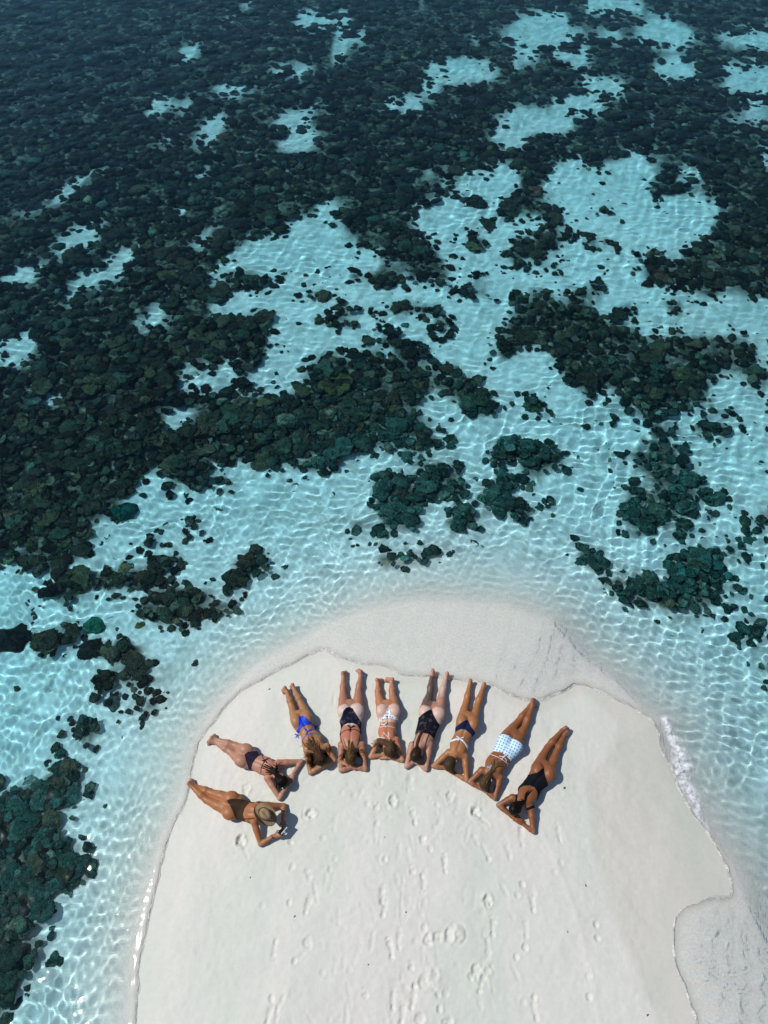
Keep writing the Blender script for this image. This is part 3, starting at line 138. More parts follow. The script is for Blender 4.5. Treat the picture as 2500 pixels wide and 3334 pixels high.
def col_attr(me, name, arr):
    a = me.attributes.new(name, 'FLOAT_COLOR', 'POINT')
    arr = np.asarray(arr, np.float32)
    if arr.shape[1] == 3: arr = np.c_[arr, np.ones(len(arr), np.float32)]
    a.data.foreach_set('color', arr.ravel())

def flt_attr(me, name, arr):
    a = me.attributes.new(name, 'FLOAT', 'POINT'); a.data.foreach_set('value', np.asarray(arr, np.float32))

def new_mat(name):
    m = bpy.data.materials.new(name); m.use_nodes = True; nt = m.node_tree
    return m, nt, nt.nodes['Principled BSDF']

class N:
    """tiny node helper"""
    def __init__(s, nt): s.nt = nt
    def n(s, t, **k):
        x = s.nt.nodes.new('ShaderNode' + t)
        for a, b in k.items(): setattr(x, a, b)
        return x
    def l(s, a, b): s.nt.links.new(a, b)
    def noise(s, scale, detail=3, vec=None, rough=.55):
        x = s.n('TexNoise'); x.inputs['Scale'].default_value = scale; x.inputs['Detail'].default_value = detail; x.inputs['Roughness'].default_value = rough
        if vec is not None: s.l(vec, x.inputs['Vector'])
        return x
    def ramp(s, fac, stops):
        r = s.n('ValToRGB'); e = r.color_ramp.elements
        while len(e) < len(stops): e.new(.5)
        for q, (p, c) in zip(e, stops):
            q.position = p; q.color = (*c, 1) if len(c) == 3 else c
        s.l(fac, r.inputs[0]); return r
    def mix(s, fac, a, b, mode='MIX'):
        m = s.n('Mix', data_type='RGBA', blend_type=mode)
        for v, i in ((fac, 0), (a, 6), (b, 7)):
            if hasattr(v, 'links'): s.l(v, m.inputs[i])
            else: m.inputs[i].default_value = v if i == 0 else ((*v, 1) if len(v) == 3 else v)
        return m.outputs[2]
    def math(s, op, a, b=None, clamp=False):
        m = s.n('Math', operation=op); m.use_clamp = clamp
        for v, i in ((a, 0), (b, 1)):
            if v is None: continue
            if hasattr(v, 'links'): s.l(v, m.inputs[i])
            else: m.inputs[i].default_value = v
        return m.outputs[0]
    def attr(s, name): return s.n('Attribute', attribute_name=name)
    def bump(s, h, strength, dist, normal=None):
        b = s.n('Bump'); b.inputs['Strength'].default_value = strength; b.inputs['Distance'].default_value = dist
        s.l(h, b.inputs['Height'])
        if normal is not None: s.l(normal, b.inputs['Normal'])
        return b.outputs[0]
    def vec(s): return s.n('TexCoord').outputs['Object']
    def pos(s): return s.n('NewGeometry').outputs['Position']

def simple_mat(name, col, rough=.6, var=.15, scale=60, spec=.3, bump=0.0):
    m, nt, b = new_mat(name); k = N(nt)
    nz = k.noise(scale, 3, k.vec())
    c = k.mix(nz.outputs[0], tuple(x * (1 - var) for x in col), tuple(min(1, x * (1 + var)) for x in col))
    k.l(c, b.inputs['Base Color']); b.inputs['Roughness'].default_value = rough; b.inputs['Specular IOR Level'].default_value = spec
    if bump: k.l(k.bump(nz.outputs[0], bump, .002), b.inputs['Normal'])
    return m

def stretch_axis(a, b, s0, grow, far):
    """coordinates with spacing s0 between a and b, growing outwards to far[0] and far[1]"""
    mid = np.arange(a, b + 1e-6, s0).tolist()
    lo, s = [], s0
    x = a
    while x > far[0]: s *= grow; x -= s; lo.append(x)
    hi, s = [], s0
    x = mid[-1]
    while x < far[1]: s *= grow; x += s; hi.append(x)
    return np.array(lo[::-1] + mid + hi)

def quads(m, n):
    i = np.arange(m * n).reshape(m, n)
    return np.stack([i[:-1, :-1], i[:-1, 1:], i[1:, 1:], i[1:, :-1]], -1).reshape(-1, 4)

# ---------------------------------------------------------------- reef cover: where coral grows and where the sea floor is bare sand
def reef_cover(X, Y):
    wx = X + (fbm(X, Y, 1.3, 3, 3) - .5) * 1.1; wy = Y + (fbm(X, Y, 1.3, 9, 3) - .5) * 1.1
    grit = fbm(X, Y, .55, 13, 3) - .5
    s = np.full(X.shape, 9.0)
    for P in SAND_PATCHES:
        P = np.array(P); q = (wx > P[:, 0].min() - 2) & (wx < P[:, 0].max() + 2) & (wy > P[:, 1].min() - 2) & (wy < P[:, 1].max() + 2)
        if q.any(): s[q] = np.minimum(s[q], poly_sd(P, wx[q], wy[q]))
    c = sstep(-.55, .50, s)
    r = np.full(X.shape, 9.0)
    for P in REEF_PATCHES:
        P = np.array(P); q = (wx > P[:, 0].min() - 2) & (wx < P[:, 0].max() + 2) & (wy > P[:, 1].min() - 2) & (wy < P[:, 1].max() + 2)
        if q.any(): r[q] = np.minimum(r[q], poly_sd(P, wx[q], wy[q]))
    c = np.maximum(c, sstep(.60, -.33, r) * .90)
    c = np.clip(c + grit * 1.3 * sstep(0, .4, c) * sstep(1.0, .7, c), 0, 1)
    shore = poly_sd(STILL_LINE, X, Y)
    return c * sstep(.6, 1.1, shore)

def fray(P, it=3, step=.06):
    P = np.array(P, float)
    for _ in range(it):
        Q = np.roll(P, -1, 0); P = np.stack([P * .75 + Q * .25, P * .25 + Q * .75], 1).reshape(-1, 2)
    Q = np.roll(P, -1, 0); L = np.r_[0, np.cumsum(np.hypot(*(Q - P).T))]; C = np.r_[P, P[:1]]
    t = np.arange(0, L[-1], step); x = np.interp(t, L, C[:, 0]); y = np.interp(t, L, C[:, 1])
    d = np.stack([np.gradient(x), np.gradient(y)], 1); d /= np.linalg.norm(d, axis=1, keepdims=True) + 1e-9
    w = (fbm(x, y, .55, 71, 3) - .5) * .12 + (fbm(x, y, .14, 72, 2) - .5) * .045
    return np.stack([x - d[:, 1] * w, y + d[:, 0] * w], 1)
WASH_FRONT = fray(WATER_EDGE)
def wash_sd(X, Y):
    d = poly_sd(WATER_EDGE, X, Y); q = np.abs(d) < .8
    d[q] = poly_sd(WASH_FRONT, X[q], Y[q]); return d

# ---------------------------------------------------------------- sand: the sandbar and the sea floor are one sheet
_r = np.random.default_rng(44)
for _ in range(90):                                                        # fainter, half-erased prints and scuffs between the clear ones
    PRINTS.append([float(_r.normal(.15, .85)), float(_r.uniform(-.3, 2.9)), 'fhsst'[_r.integers(5)], float(_r.normal(0, 25) + (180 if _r.random() < .3 else 0)), float(_r.uniform(.15, .42))])
def stamp_prints(X, Y, Z):
    """press the footprints into the sand (sub-blocks only)"""
    xs = X[0]; ys = Y[:, 0]
    toes = [(-.030, .112, .014), (-.012, .124, .011), (.004, .122, .010), (.018, .114, .009), (.031, .102, .009)]
    for i, (px, py, kind, ang, s) in enumerate(PRINTS):
        R = .30
        a0, a1 = np.searchsorted(xs, px - R), np.searchsorted(xs, px + R); b0, b1 = np.searchsorted(ys, py - R), np.searchsorted(ys, py + R)
        if a1 - a0 < 3 or b1 - b0 < 3: continue
        x = X[b0:b1, a0:a1] - px; y = Y[b0:b1, a0:a1] - py
        a = math.radians(ang + (hash(str(i)) * 0)); u = x * math.cos(a) - y * math.sin(a); v = x * math.sin(a) + y * math.cos(a)
        r0 = np.random.default_rng(i); flip = 1 if r0.random() < .5 else -1; u = u * flip
        wob = (fbm(u + i, v, .05, i, 3) - .5)
        dz = np.zeros_like(x); dep = .016 * s
        def dent(cu, cv, ru, rv, d, rim=.35):
            q = np.sqrt(((u - cu) / ru) ** 2 + ((v - cv) / rv) ** 2) + wob * .75
            return -d * (1 - sstep(.62, 1.0, q)) + rim * d * np.exp(-((q - 1.22) / .17) ** 2)
        if kind in 'ft':
            dz += dent(0, .06, .048, .045, dep)
            for tu, tv, tr in toes: dz += dent(tu * 1.05, tv + .012, tr * 1.15, tr * 1.35, dep * .9, .2)
        if kind == 'f':
            dz = np.minimum(dz, dent(.008, -.015, .036, .075, dep * .7, 0)) + dent(.002, -.098, .036, .042, dep * 1.1, .3)
        if kind == 'h': dz += dent(0, 0, .042, .052, dep * 1.2, .4)
        if kind == 's': dz += dent(0, 0, .036, .15, dep * .7, .45) + wob * .008 * np.exp(-(u / .06) ** 2 - (v / .16) ** 2)
        if kind == 'c':
            dz += dent(0, 0, .066, .088, dep * 1.4, .4) + wob * .05 * s * np.exp(-(np.hypot(u, v) / .09) ** 2)
        if kind == 'm':
            q = np.hypot(u, v); dz += .022 * np.exp(-(q / .11) ** 2) - .012 * np.exp(-((q - .135) / .012) ** 2) + wob * .05 * np.exp(-(q / .12) ** 2)
        Z[b0:b1, a0:a1] += dz

xs = stretch_axis(-2.75, 3.6, .0185, 1.055, (-260, 260)); ys = stretch_axis(-.45, 3.6, .0185, 1.055, (-120, 420))
X, Y = np.meshgrid(xs, ys); Z = terrain(X, Y)
SH, SW = X.shape
water_d = wash_sd(X, Y)
dry = sstep(.02, -.5, water_d)
lump = (fbm(X, Y, .07, 41, 3) - .5) * .007 + (fbm(X, Y, .35, 47, 3) - .5) * .018
for pp in PEOPLE:                                                          # sand pushed about where people lay down
    ax_ = np.array([pp['J'][q_][:2] for q_ in ('ankleA', 'pelvis', 'neck', 'head')])
    for q_ in ax_:
        g_ = np.exp(-((X - q_[0]) ** 2 + (Y - q_[1]) ** 2) / .09); lump += g_ * (fbm(X, Y, .11, 43, 3) - .5) * .020
Z += lump * dry
Z += .005 * np.exp(-((X - 2.66 - .16 * np.sin(Y * 1.1) + .25 * (Y - 1)) / .045) ** 2) * dry * sstep(2.6, 1.8, Y)   # low berm left by the last high wash
stamp_prints(X, Y, Z)
cover = reef_cover(X, Y)
Z = Z + cover * .10
damp = np.maximum(sstep(-.03, .09, poly_sd(DAMP_EDGE, X, Y) + (fbm(X, Y, .25, 51, 2) - .5) * .05), 0)
damp = damp * (1 - .9 * sstep(.0, .08, water_d))
sand_me = make_mesh('sand', np.stack([X, Y, Z], -1).reshape(-1, 3), quads(SH, SW))
flt_attr(sand_me, 'reef', cover.ravel()); flt_attr(sand_me, 'damp', damp.ravel())
flt_attr(sand_me, 'floor', sstep(.2, 1.6, poly_sd(STILL_LINE, X, Y)).ravel())
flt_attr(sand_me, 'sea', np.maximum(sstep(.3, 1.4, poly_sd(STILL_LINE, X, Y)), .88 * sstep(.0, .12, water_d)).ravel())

m, nt, b = new_mat('coral_sand'); k = N(nt); P = k.pos()
big = k.noise(.55, 3, P); fine = k.noise(260, 2, P); mid = k.noise(14, 4, P)
mp = k.n('Mapping'); mp.inputs['Scale'].default_value = (1.1, .22, 1); k.l(P, mp.inputs['Vector']); streak = k.noise(1.0, 3, mp.outputs[0])
c = k.ramp(fine.outputs[0], [(.25, (.555, .543, .500)), (.5, (.645, .634, .590)), (.78, (.725, .714, .672))]).outputs[0]
c = k.mix(k.ramp(streak.outputs[0], [(.42, (0, 0, 0)), (.62, (1, 1, 1))]).outputs[0], c, k.mix(1.0, c, (.905, .965, .935), 'MULTIPLY'))
c = k.mix(k.ramp(mid.outputs[0], [(.35, (0, 0, 0)), (.75, (1, 1, 1))]).outputs[0], c, k.mix(1.0, c, (.95, .945, .94), 'MULTIPLY'))
speck = k.noise(420, 1, P); c = k.mix(k.math('GREATER_THAN', speck.outputs[0], .735), c, (.34, .31, .27))
c = k.mix(k.attr('damp').outputs['Fac'], c, k.mix(1.0, c, (.935, .92, .895), 'MULTIPLY'))
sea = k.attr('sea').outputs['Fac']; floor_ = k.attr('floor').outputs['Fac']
c = k.mix(k.math('MULTIPLY', sea, .85), c, k.mix(floor_, (.80, .785, .745), (.85, .88, .90)))  # sand under water painted lighter and bluer, making up for light the water takes
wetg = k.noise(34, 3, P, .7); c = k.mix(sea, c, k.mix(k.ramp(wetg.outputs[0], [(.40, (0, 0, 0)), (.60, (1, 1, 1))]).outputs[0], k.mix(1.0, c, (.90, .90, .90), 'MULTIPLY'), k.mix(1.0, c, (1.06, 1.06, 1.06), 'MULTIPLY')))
# rubble and algae turf on the sea floor
rub = k.n('TexVoronoi'); rub.inputs['Scale'].default_value = 4.2; rub.inputs['Randomness'].default_value = 1
wv = k.noise(2.2, 3, P); wp = k.n('VectorMath', operation='ADD'); k.l(P, wp.inputs[0]); k.l(wv.outputs[1], wp.inputs[1]); k.l(wp.outputs[0], rub.inputs['Vector'])
pat = k.mix(k.math('MULTIPLY', floor_, k.ramp(rub.outputs['Color'], [(.15, (.8, .8, .8)), (.55, (0, 0, 0))]).outputs[0]), c, (.56, .58, .56))
mott = k.noise(3.2, 5, P, .6); pat = k.mix(k.math('MULTIPLY', floor_, k.ramp(mott.outputs[0], [(.50, (0, 0, 0)), (.68, (.55, .55, .55))]).outputs[0]), pat, (.38, .41, .39))
trn = k.noise(5.5, 4, P, .6); turf = k.mix(k.ramp(trn.outputs[0], [(.46, (0, 0, 0)), (.66, (1, 1, 1))]).outputs[0], (.020, .025, .018), (.20, .22, .17))
rf = k.n('MapRange', interpolation_type='SMOOTHSTEP'); k.l(k.attr('reef').outputs['Fac'], rf.inputs[0]); rf.inputs[1].default_value = .38; rf.inputs[2].default_value = 1.0
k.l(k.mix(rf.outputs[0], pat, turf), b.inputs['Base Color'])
rg = k.n('MapRange'); k.l(k.attr('damp').outputs['Fac'], rg.inputs[0]); rg.inputs[3].default_value = .9; rg.inputs[4].default_value = .55; k.l(rg.outputs[0], b.inputs['Roughness'])
b.inputs['Specular IOR Level'].default_value = .25
bn = k.bump(fine.outputs[0], .35, .004); bn = k.bump(mid.outputs[0], .25, .012, bn); k.l(bn, b.inputs['Normal'])
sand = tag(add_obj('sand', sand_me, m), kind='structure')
sand.cycles.is_caustics_receiver = True

# fast lookup of the sand level
def sand_z(x, y):
    i = np.clip(np.searchsorted(xs, x) - 1, 0, SW - 2); j = np.clip(np.searchsorted(ys, y) - 1, 0, SH - 2)
    fx = (x - xs[i]) / (xs[i + 1] - xs[i]); fy = (y - ys[j]) / (ys[j + 1] - ys[j])
    return (Z[j, i] * (1 - fx) + Z[j, i + 1] * fx) * (1 - fy) + (Z[j + 1, i] * (1 - fx) + Z[j + 1, i + 1] * fx) * fy

# ---------------------------------------------------------------- water: rippled sheet, thin wash running up the sand
def water_grid():
    H0 = 12.0; r0 = -1.6; rows = [r0]
    while rows[-1] < 42: rows.append(rows[-1] + .0027 * math.hypot(rows[-1], H0))
    s = rows[-1] - rows[-2]
    while rows[-1] < 420: s *= 1.25; rows.append(rows[-1] + s)
    s = .04; lo = []
    x = r0
    while x > -120: s *= 1.3; x -= s; lo.append(x)
    rows = np.array(lo[::-1] + rows)
    t = np.linspace(-1, 1, 515); g = []; s = t[1] - t[0]; x = 1.0
    while x < 24: s *= 1.25; x += s; g.append(x)
    t = np.r_[-np.array(g[::-1]), t, np.array(g)]
    W = .58 * np.sqrt(np.clip(rows, -3, 42) ** 2 + H0 ** 2)
    return t[None, :] * W[:, None], np.repeat(rows[:, None], len(t), 1), W * (2 / 514)
WX, WY, WS = water_grid()
def ripples(X, Y, step, depth):
    """open-water ripples and the fine ripples of the shallows, both as real relief"""
    r = np.random.default_rng(3); Zr = np.zeros_like(X); Zs = np.zeros_like(X)
    wx = X + (fbm(X, Y, .9, 21, 2) - .5) * .35; wy = Y + (fbm(X, Y, .9, 23, 2) - .5) * .35
    sh = np.exp(-depth / .30)
    for q in range(44):
        lam = .105 * (1.066 ** q) * (.9 + .2 * r.random())                # 0.1 m .. 1.7 m
        a = r.normal(-1.9, 1.0); steep = .4 + 1.0 * r.random()
        f = np.clip((lam / step - 2.6) / 1.6, 0, 1); ph = (wx * math.cos(a) + wy * math.sin(a)) * 2 * math.pi / lam + r.random() * 6.28
        if lam < .26: Zs += f * lam * steep * .0085 * np.sin(ph)
        Zr += f * lam * steep * (.0019 if lam < .6 else .0018) * np.sin(ph) * ((.25 + .75 * (1 - sh)) if lam < .26 else 1)
    return Zr, Zs, sh
wd = wash_sd(WX, WY)
bed = terrain(WX, WY) + reef_cover(WX, WY) * .10
step = np.repeat(WS[:, None], WX.shape[1], 1) * 1.0
depth = np.maximum(-bed, 0)
rip, fine_rip, shallow = ripples(WX, WY, step, depth)
calm = .25 + .75 * sstep(.02, .4, depth)
# film: wash that has run up beyond the still-water line, about 1 cm deep with a slightly thicker lip at its front
edge = wd
gust = .15 + 1.5 * fbm(WX, WY, 2.2, 81, 3)                                 # ripples come in patches
film = np.clip(edge * .55, -.06, .012) + .022 * sstep(.02, .4, edge) + np.tanh(fine_rip * 1.9 * gust / .012) * .012 * sstep(.01, .22, edge)
lines = np.sin((wd + (fbm(WX, WY, .8, 79, 3) - .5) * .6) * 13)
film = film + .0060 * np.maximum(lines, 0) ** 3 * sstep(.08, .3, edge)
smax = lambda a, b, k: .5 * (a + b + np.sqrt((a - b) ** 2 + k * k))
film = np.where(edge > .03, film + (smax(film, .011, .008) - film) * sstep(.03, .09, edge), film)
surf = rip * calm * gust + fine_rip * gust * (1.2 * shallow + .15) * sstep(.0, .06, depth)
WZ = np.where(edge > .02, smax(surf, bed + film, .030 * sstep(.02, .3, edge)), np.maximum(surf, bed + film))
WZ = np.where(edge < -.02, bed - .03, WZ)
WQ = quads(*WX.shape); WQ = WQ[(edge.ravel()[WQ] > -.06).any(1)]
wat_me = make_mesh('sea_water', np.stack([WX, WY, WZ], -1).reshape(-1, 3), WQ)
fd = np.full(WX.shape, 9.0); ft = np.zeros(WX.shape); FP_ = np.array(FOAM)
for i in range(len(FP_) - 1):
    a_, b_ = FP_[i], FP_[i + 1]; dd = b_ - a_; t_ = np.clip(((WX - a_[0]) * dd[0] + (WY - a_[1]) * dd[1]) / (dd @ dd), 0, 1); q_ = np.hypot(WX - a_[0] - t_ * dd[0], WY - a_[1] - t_ * dd[1]); ft = np.where(q_ < fd, (i + t_) / (len(FP_) - 1), ft); fd = np.minimum(fd, q_)
foam = sstep(1, .25, fd / (.06 + .22 * np.exp(-((ft - .45) / .34) ** 2))) * sstep(.0, .05, edge)
foam = np.maximum(foam, .55 * np.exp(-((edge - .05) / .035) ** 2) * sstep(.5, .68, fbm(WX, WY, .3, 33, 3)) * sstep(4.6, 5.0, WY + .0 * WX))
flt_attr(wat_me, 'foam', foam.ravel())
flt_attr(wat_me, 'depth', np.clip(WZ - bed, 0, 3).ravel())
m = bpy.data.materials.new('sea_water'); m.use_nodes = True; nt = m.node_tree; nt.nodes.clear(); k = N(nt)
out = k.n('OutputMaterial'); g = k.n('BsdfGlass'); g.inputs['IOR'].default_value = 1.333; g.inputs['Roughness'].default_value = .10
d = k.attr('depth').outputs['Fac']; cc = k.n('CombineColor')
for ch, absorb in enumerate((.53, .055, .003)):
    k.l(k.math('POWER', 2.71828, k.math('MULTIPLY', d, -absorb)), cc.inputs[ch])
k.l(cc.outputs[0], g.inputs['Color'])
# foam: bubbles floating on the breaking wavelet
fo = k.n('BsdfDiffuse'); fo.inputs[0].default_value = (.82, .83, .86, 1); fn = k.noise(9, 6, k.pos(), .72)
fm = k.n('MixShader'); k.l(k.math('MULTIPLY', k.attr('foam').outputs['Fac'], k.ramp(fn.outputs[0], [(.36, (0, 0, 0)), (.62, (.95, .95, .95))]).outputs[0]), fm.inputs[0]); k.l(g.outputs[0], fm.inputs[1]); k.l(fo.outputs[0], fm.inputs[2]); k.l(fm.outputs[0], out.inputs[0])
water = tag(add_obj('sea_water', wat_me, m), kind='structure'); water.cycles.is_caustics_caster = True
# ---------------------------------------------------------------- coral
def coral_shape(seed, kind, seg, rings):
    """unit coral head: radius about 1, height about .6; dome, knobbly boulder, plate or cup"""
    r = np.random.default_rng(seed); v = []; f = []
    ph = r.random(8) * 6.28; ecc = .75 + .25 * r.random()
    for i in range(rings + 1):
        t = i / rings
        for j in range(seg):
            a = 2 * math.pi * j / seg + (.5 * math.pi / seg if i % 2 else 0)
            lobe = 1 + .13 * math.sin(2 * a + ph[0]) + .10 * math.sin(3 * a + ph[1]) + .10 * math.sin(5 * a + ph[2]) * t + .22 * (r.random() - .5)
            if kind == 'dome': rad = math.sin((1 - t) * math.pi / 2 * .98 + .02) if t else 1; rad = math.cos(t * math.pi / 2) ** .75; z = .62 * math.sin(t * math.pi / 2) ** .8
            elif kind == 'boulder': rad = (1 - t ** 2.6) ** .5; z = .7 * t
            elif kind == 'plate': rad = [.35, .55, 1.0, .98, .55, .02][min(5, round(t * 5))]; z = [0, .16, .34, .40, .38, .35][min(5, round(t * 5))]
            else: rad = [.4, .7, 1.0, .93, .55, .02][min(5, round(t * 5))]; z = [0, .25, .50, .52, .36, .30][min(5, round(t * 5))]
            nz = .16 * (r.random() - .5) * (1 if i < rings else 0)
            v.append((rad * lobe * math.cos(a), rad * lobe * ecc * math.sin(a), z * (1 + .25 * math.sin(2 * a + ph[3]) * (1 - t)) + nz - .04))
    for i in range(rings):
        for j in range(seg):
            a, b2 = i * seg + j, i * seg + (j + 1) % seg
            f.append((a, b2, b2 + seg, a + seg))
    f.append(tuple(rings * seg + j for j in range(seg)))
    return np.array(v), f

def tri_of(f):
    t = []
    for q in f:
        for i in range(1, len(q) - 1): t.append((q[0], q[i], q[i + 1]))
    return np.array(t)

def coral_mat(name, vcol=False, col=None):
    m, nt, b = new_mat(name); k = N(nt); P = k.pos()
    nz = k.noise(24, 6, P, .75); n2 = k.noise(7, 3, P); vo = k.n('TexVoronoi'); vo.inputs['Scale'].default_value = 38; k.l(P, vo.inputs['Vector'])
    if vcol: base = k.attr('Col').outputs['Color']
    else: base = k.mix(0.0, col, col)
    c = k.mix(k.ramp(nz.outputs[0], [(.32, (0, 0, 0)), (.68, (1, 1, 1))]).outputs[0], k.mix(1.0, base, (.25, .25, .27), 'MULTIPLY'), k.mix(1.0, base, (1.9, 1.9, 1.8), 'MULTIPLY'))
    c = k.mix(k.ramp(n2.outputs[0], [(.4, (0, 0, 0)), (.7, (1, 1, 1))]).outputs[0], c, k.mix(1.0, c, (.8, 1.2, 1.3), 'MULTIPLY'))
    k.l(c, b.inputs['Base Color']); b.inputs['Roughness'].default_value = .9; b.inputs['Specular IOR Level'].default_value = .1
    k.l(k.bump(vo.outputs[0], .7, .03, k.bump(nz.outputs[0], .5, .04)), b.inputs['Normal'])
    return m

PALETTE = np.array([(.050, .043, .028), (.034, .036, .024), (.070, .066, .038), (.040, .060, .040), (.085, .075, .050), (.055, .085, .065), (.030, .027, .022), (.12, .105, .055), (.16, .17, .13), (.10, .055, .035), (.026, .060, .052), (.045, .092, .080)])
PW = np.array([.20, .18, .13, .11, .10, .08, .12, .035, .03, .015, 0, 0])
proto = []
for s, (kd, sg, rn) in enumerate([('dome', 6, 3), ('boulder', 6, 3), ('plate', 6, 5), ('plate', 7, 5), ('cup', 7, 5), ('dome', 7, 2), ('plate', 6, 5)]):
    v, f = coral_shape(100 + s, kd, sg, rn); proto.append((v, tri_of(f)))

PROTO_FAR = []
for s_, kd in enumerate(['dome', 'boulder', 'dome', 'boulder', 'dome', 'boulder', 'dome']):
    v, f = coral_shape(300 + s_, kd, 6, 2); PROTO_FAR.append((v, tri_of(f)))

def scatter_coral():
    """points over the reef, thinned by the cover map; size and spacing grow a little offshore"""
    pts = []
    r = np.random.default_rng(11)
    for y0 in np.arange(-3, 44, 2.0):
        rr = math.hypot(max(y0, 0) + 1, 12); half = .60 * rr + 1.5
        dens = 70 * (13 / rr) ** 1.5
        n = int(dens * 2 * half * 2.0); x = r.uniform(-half, half, n); y = r.uniform(y0, y0 + 2, n)
        pts.append(np.c_[x, y])
    p = np.concatenate(pts); c = reef_cover(p[:, 0], p[:, 1])
    clump = fbm(p[:, 0], p[:, 1], .9, 91, 3)
    keep = r.random(len(p)) < np.clip(c * (.55 + 1.1 * clump), 0, 1) ** 1.2
    p = p[keep]; c = c[keep]
    size = np.exp(r.normal(math.log(.078), .36, len(p))) * (.55 + .6 * c) * (1 + .030 * np.clip(p[:, 1] - 5, 0, 30))
    return p, c, np.clip(size, .035, .27)
CP, CC, CS = scatter_coral()
r = np.random.default_rng(12)
# scattered loose rubble on bare sand
n = 5200
q = np.c_[r.uniform(-14, 14, n), r.uniform(-2, 24, n)]
sd = poly_sd(STILL_LINE, q[:, 0], q[:, 1]); cq = reef_cover(q[:, 0], q[:, 1])
near = fbm(q[:, 0], q[:, 1], 2.4, 95, 3)
kq = (sd > 1.1) & (cq < .3) & (r.random(n) < np.clip((near - .42) * 3.2, 0, 1) * sstep(1, 3.5, sd))
CP = np.r_[CP, q[kq]]; CC = np.r_[CC, cq[kq]]; CS = np.r_[CS, np.exp(r.normal(math.log(.055), .4, kq.sum()))]
CI = r.choice(len(PALETTE), len(CP), p=PW / PW.sum())
tint = fbm(CP[:, 0], CP[:, 1], 3.0, 97, 3)
CCOL = PALETTE[CI] * np.exp(r.normal(-.2, .52, (len(CP), 1))) * np.c_[1.15 - .4 * tint, np.full(len(CP), 1.02), .85 + .5 * tint]
teal = np.clip(sstep(14, 8, CP[:, 1]) * sstep(-3.5, .5, CP[:, 0] + .35 * CP[:, 1] - 2.5) + sstep(4.5, 2.5, CP[:, 1]), 0, 1) * (.35 + .9 * fbm(CP[:, 0], CP[:, 1], 1.1, 98, 2))
CCOL = CCOL * (.85 - .25 * sstep(9, 15, CP[:, 1]))[:, None] * (1 - teal[:, None] * .65) + np.array([.026, .080, .070]) * (teal * .65 * np.exp(r.normal(0, .5, len(CP))))[:, None]  # the water's scattered blue-green veil, painted into the nearer corals' own colour
CK = r.integers(0, len(proto), len(CP)); CR = r.random(len(CP)) * 6.28; CT = r.normal(0, .16, (len(CP), 2)); CH = .5 + .55 * r.random(len(CP))
CZ = sand_z(CP[:, 0], CP[:, 1]) + CC * fbm(CP[:, 0], CP[:, 1], .8, 99, 2) * .30 - .04

# the ~280 corals that show largest stand alone as objects, the rest is one mass
dist = np.sqrt(CP[:, 0] ** 2 + CP[:, 1] ** 2 + 144)
inview = (CP[:, 1] > -.4) & (np.abs(CP[:, 0]) < .535 * (12 * .819 + CP[:, 1] * .574)) & (CP[:, 1] < 30)
show = np.where(inview, CS / dist, 0)
CI = np.where((teal > .42) & (r.random(len(CP)) < .8), np.where(r.random(len(CP)) < .5, 10, 11), CI)  # single corals get teal paint for the same water veil
order = np.argsort(-show); SOLO = order[:270]; rest = np.ones(len(CP), bool); rest[SOLO] = False
def build_mass(idx, proto):
    V, T, Cc = [], [], []; off = 0
    for kk in range(len(proto)):
        ii = idx[CK[idx] == kk]
        if not len(ii): continue
        pv, pt = proto[kk]; s = CS[ii][:, None]; ca, sa = np.cos(CR[ii])[:, None], np.sin(CR[ii])[:, None]
        x = pv[None, :, 0]; y = pv[None, :, 1]; z = pv[None, :, 2] * CH[ii][:, None]
        vx = (x * ca - y * sa) * s; vy = (x * sa + y * ca) * s; vz = z * s + vx * CT[ii][:, :1] + vy * CT[ii][:, 1:]
        v = np.stack([vx + CP[ii][:, :1], vy + CP[ii][:, 1:], vz + CZ[ii][:, None]], -1)
        V.append(v.reshape(-1, 3)); T.append((pt[None] + (np.arange(len(ii)) * len(pv))[:, None, None] + off).reshape(-1, 3))
        Cc.append(np.repeat(CCOL[ii], len(pv), 0)); off += len(ii) * len(pv)
    return np.concatenate(V), np.concatenate(T), np.concatenate(Cc)
far = dist > 19
A, B = build_mass(np.nonzero(rest & ~far)[0], proto), build_mass(np.nonzero(rest & far)[0], PROTO_FAR)
v, t, c = np.r_[A[0], B[0]], np.r_[A[1], B[1] + len(A[0])], np.r_[A[2], B[2]]
me = make_mesh('coral_reef', v, t, smooth=True); col_attr(me, 'Col', c)
reef = tag(add_obj('coral_reef', me, coral_mat('coral_mass', True)), 'dark field of small coral heads covering the sea floor', 'coral', kind='stuff')
reef.cycles.is_caustics_receiver = True
print('corals', len(CP), 'tris', len(t))
# large single corals: shared finer meshes, one per kind and colour
COLN = ['brown', 'dark olive', 'olive', 'green brown', 'tan brown', 'grey green', 'near black', 'yellowish', 'pale grey', 'reddish brown', 'deep teal', 'teal green']
fine_mesh = {}
def knobbly(v, seed):
    n = fbm(v[:, 0] * 1.0 + v[:, 2] * .7 + seed * 3.1, v[:, 1] + v[:, 2] * .9, .42, seed, 3) - .5; r = np.linalg.norm(v, axis=1, keepdims=True) + 1e-6
    return v + v / r * (n[:, None] * .62) + np.random.default_rng(seed).normal(0, .028, v.shape)
def fine_coral(kk, ci):
    if (kk, ci) not in fine_mesh:
        kd = ['dome', 'boulder', 'plate', 'plate', 'cup', 'dome', 'plate'][kk]
        v, f = coral_shape(200 + kk, kd, 22, 5); v = knobbly(v, kk)
        me = make_mesh('coral_head', v, f); me.materials.append(CMATS[ci]); fine_mesh[kk, ci] = me
    return fine_mesh[kk, ci]
CMATS = [coral_mat('coral_' + n.replace(' ', '_'), False, tuple(p * 1.05)) for n, p in zip(COLN, PALETTE)]
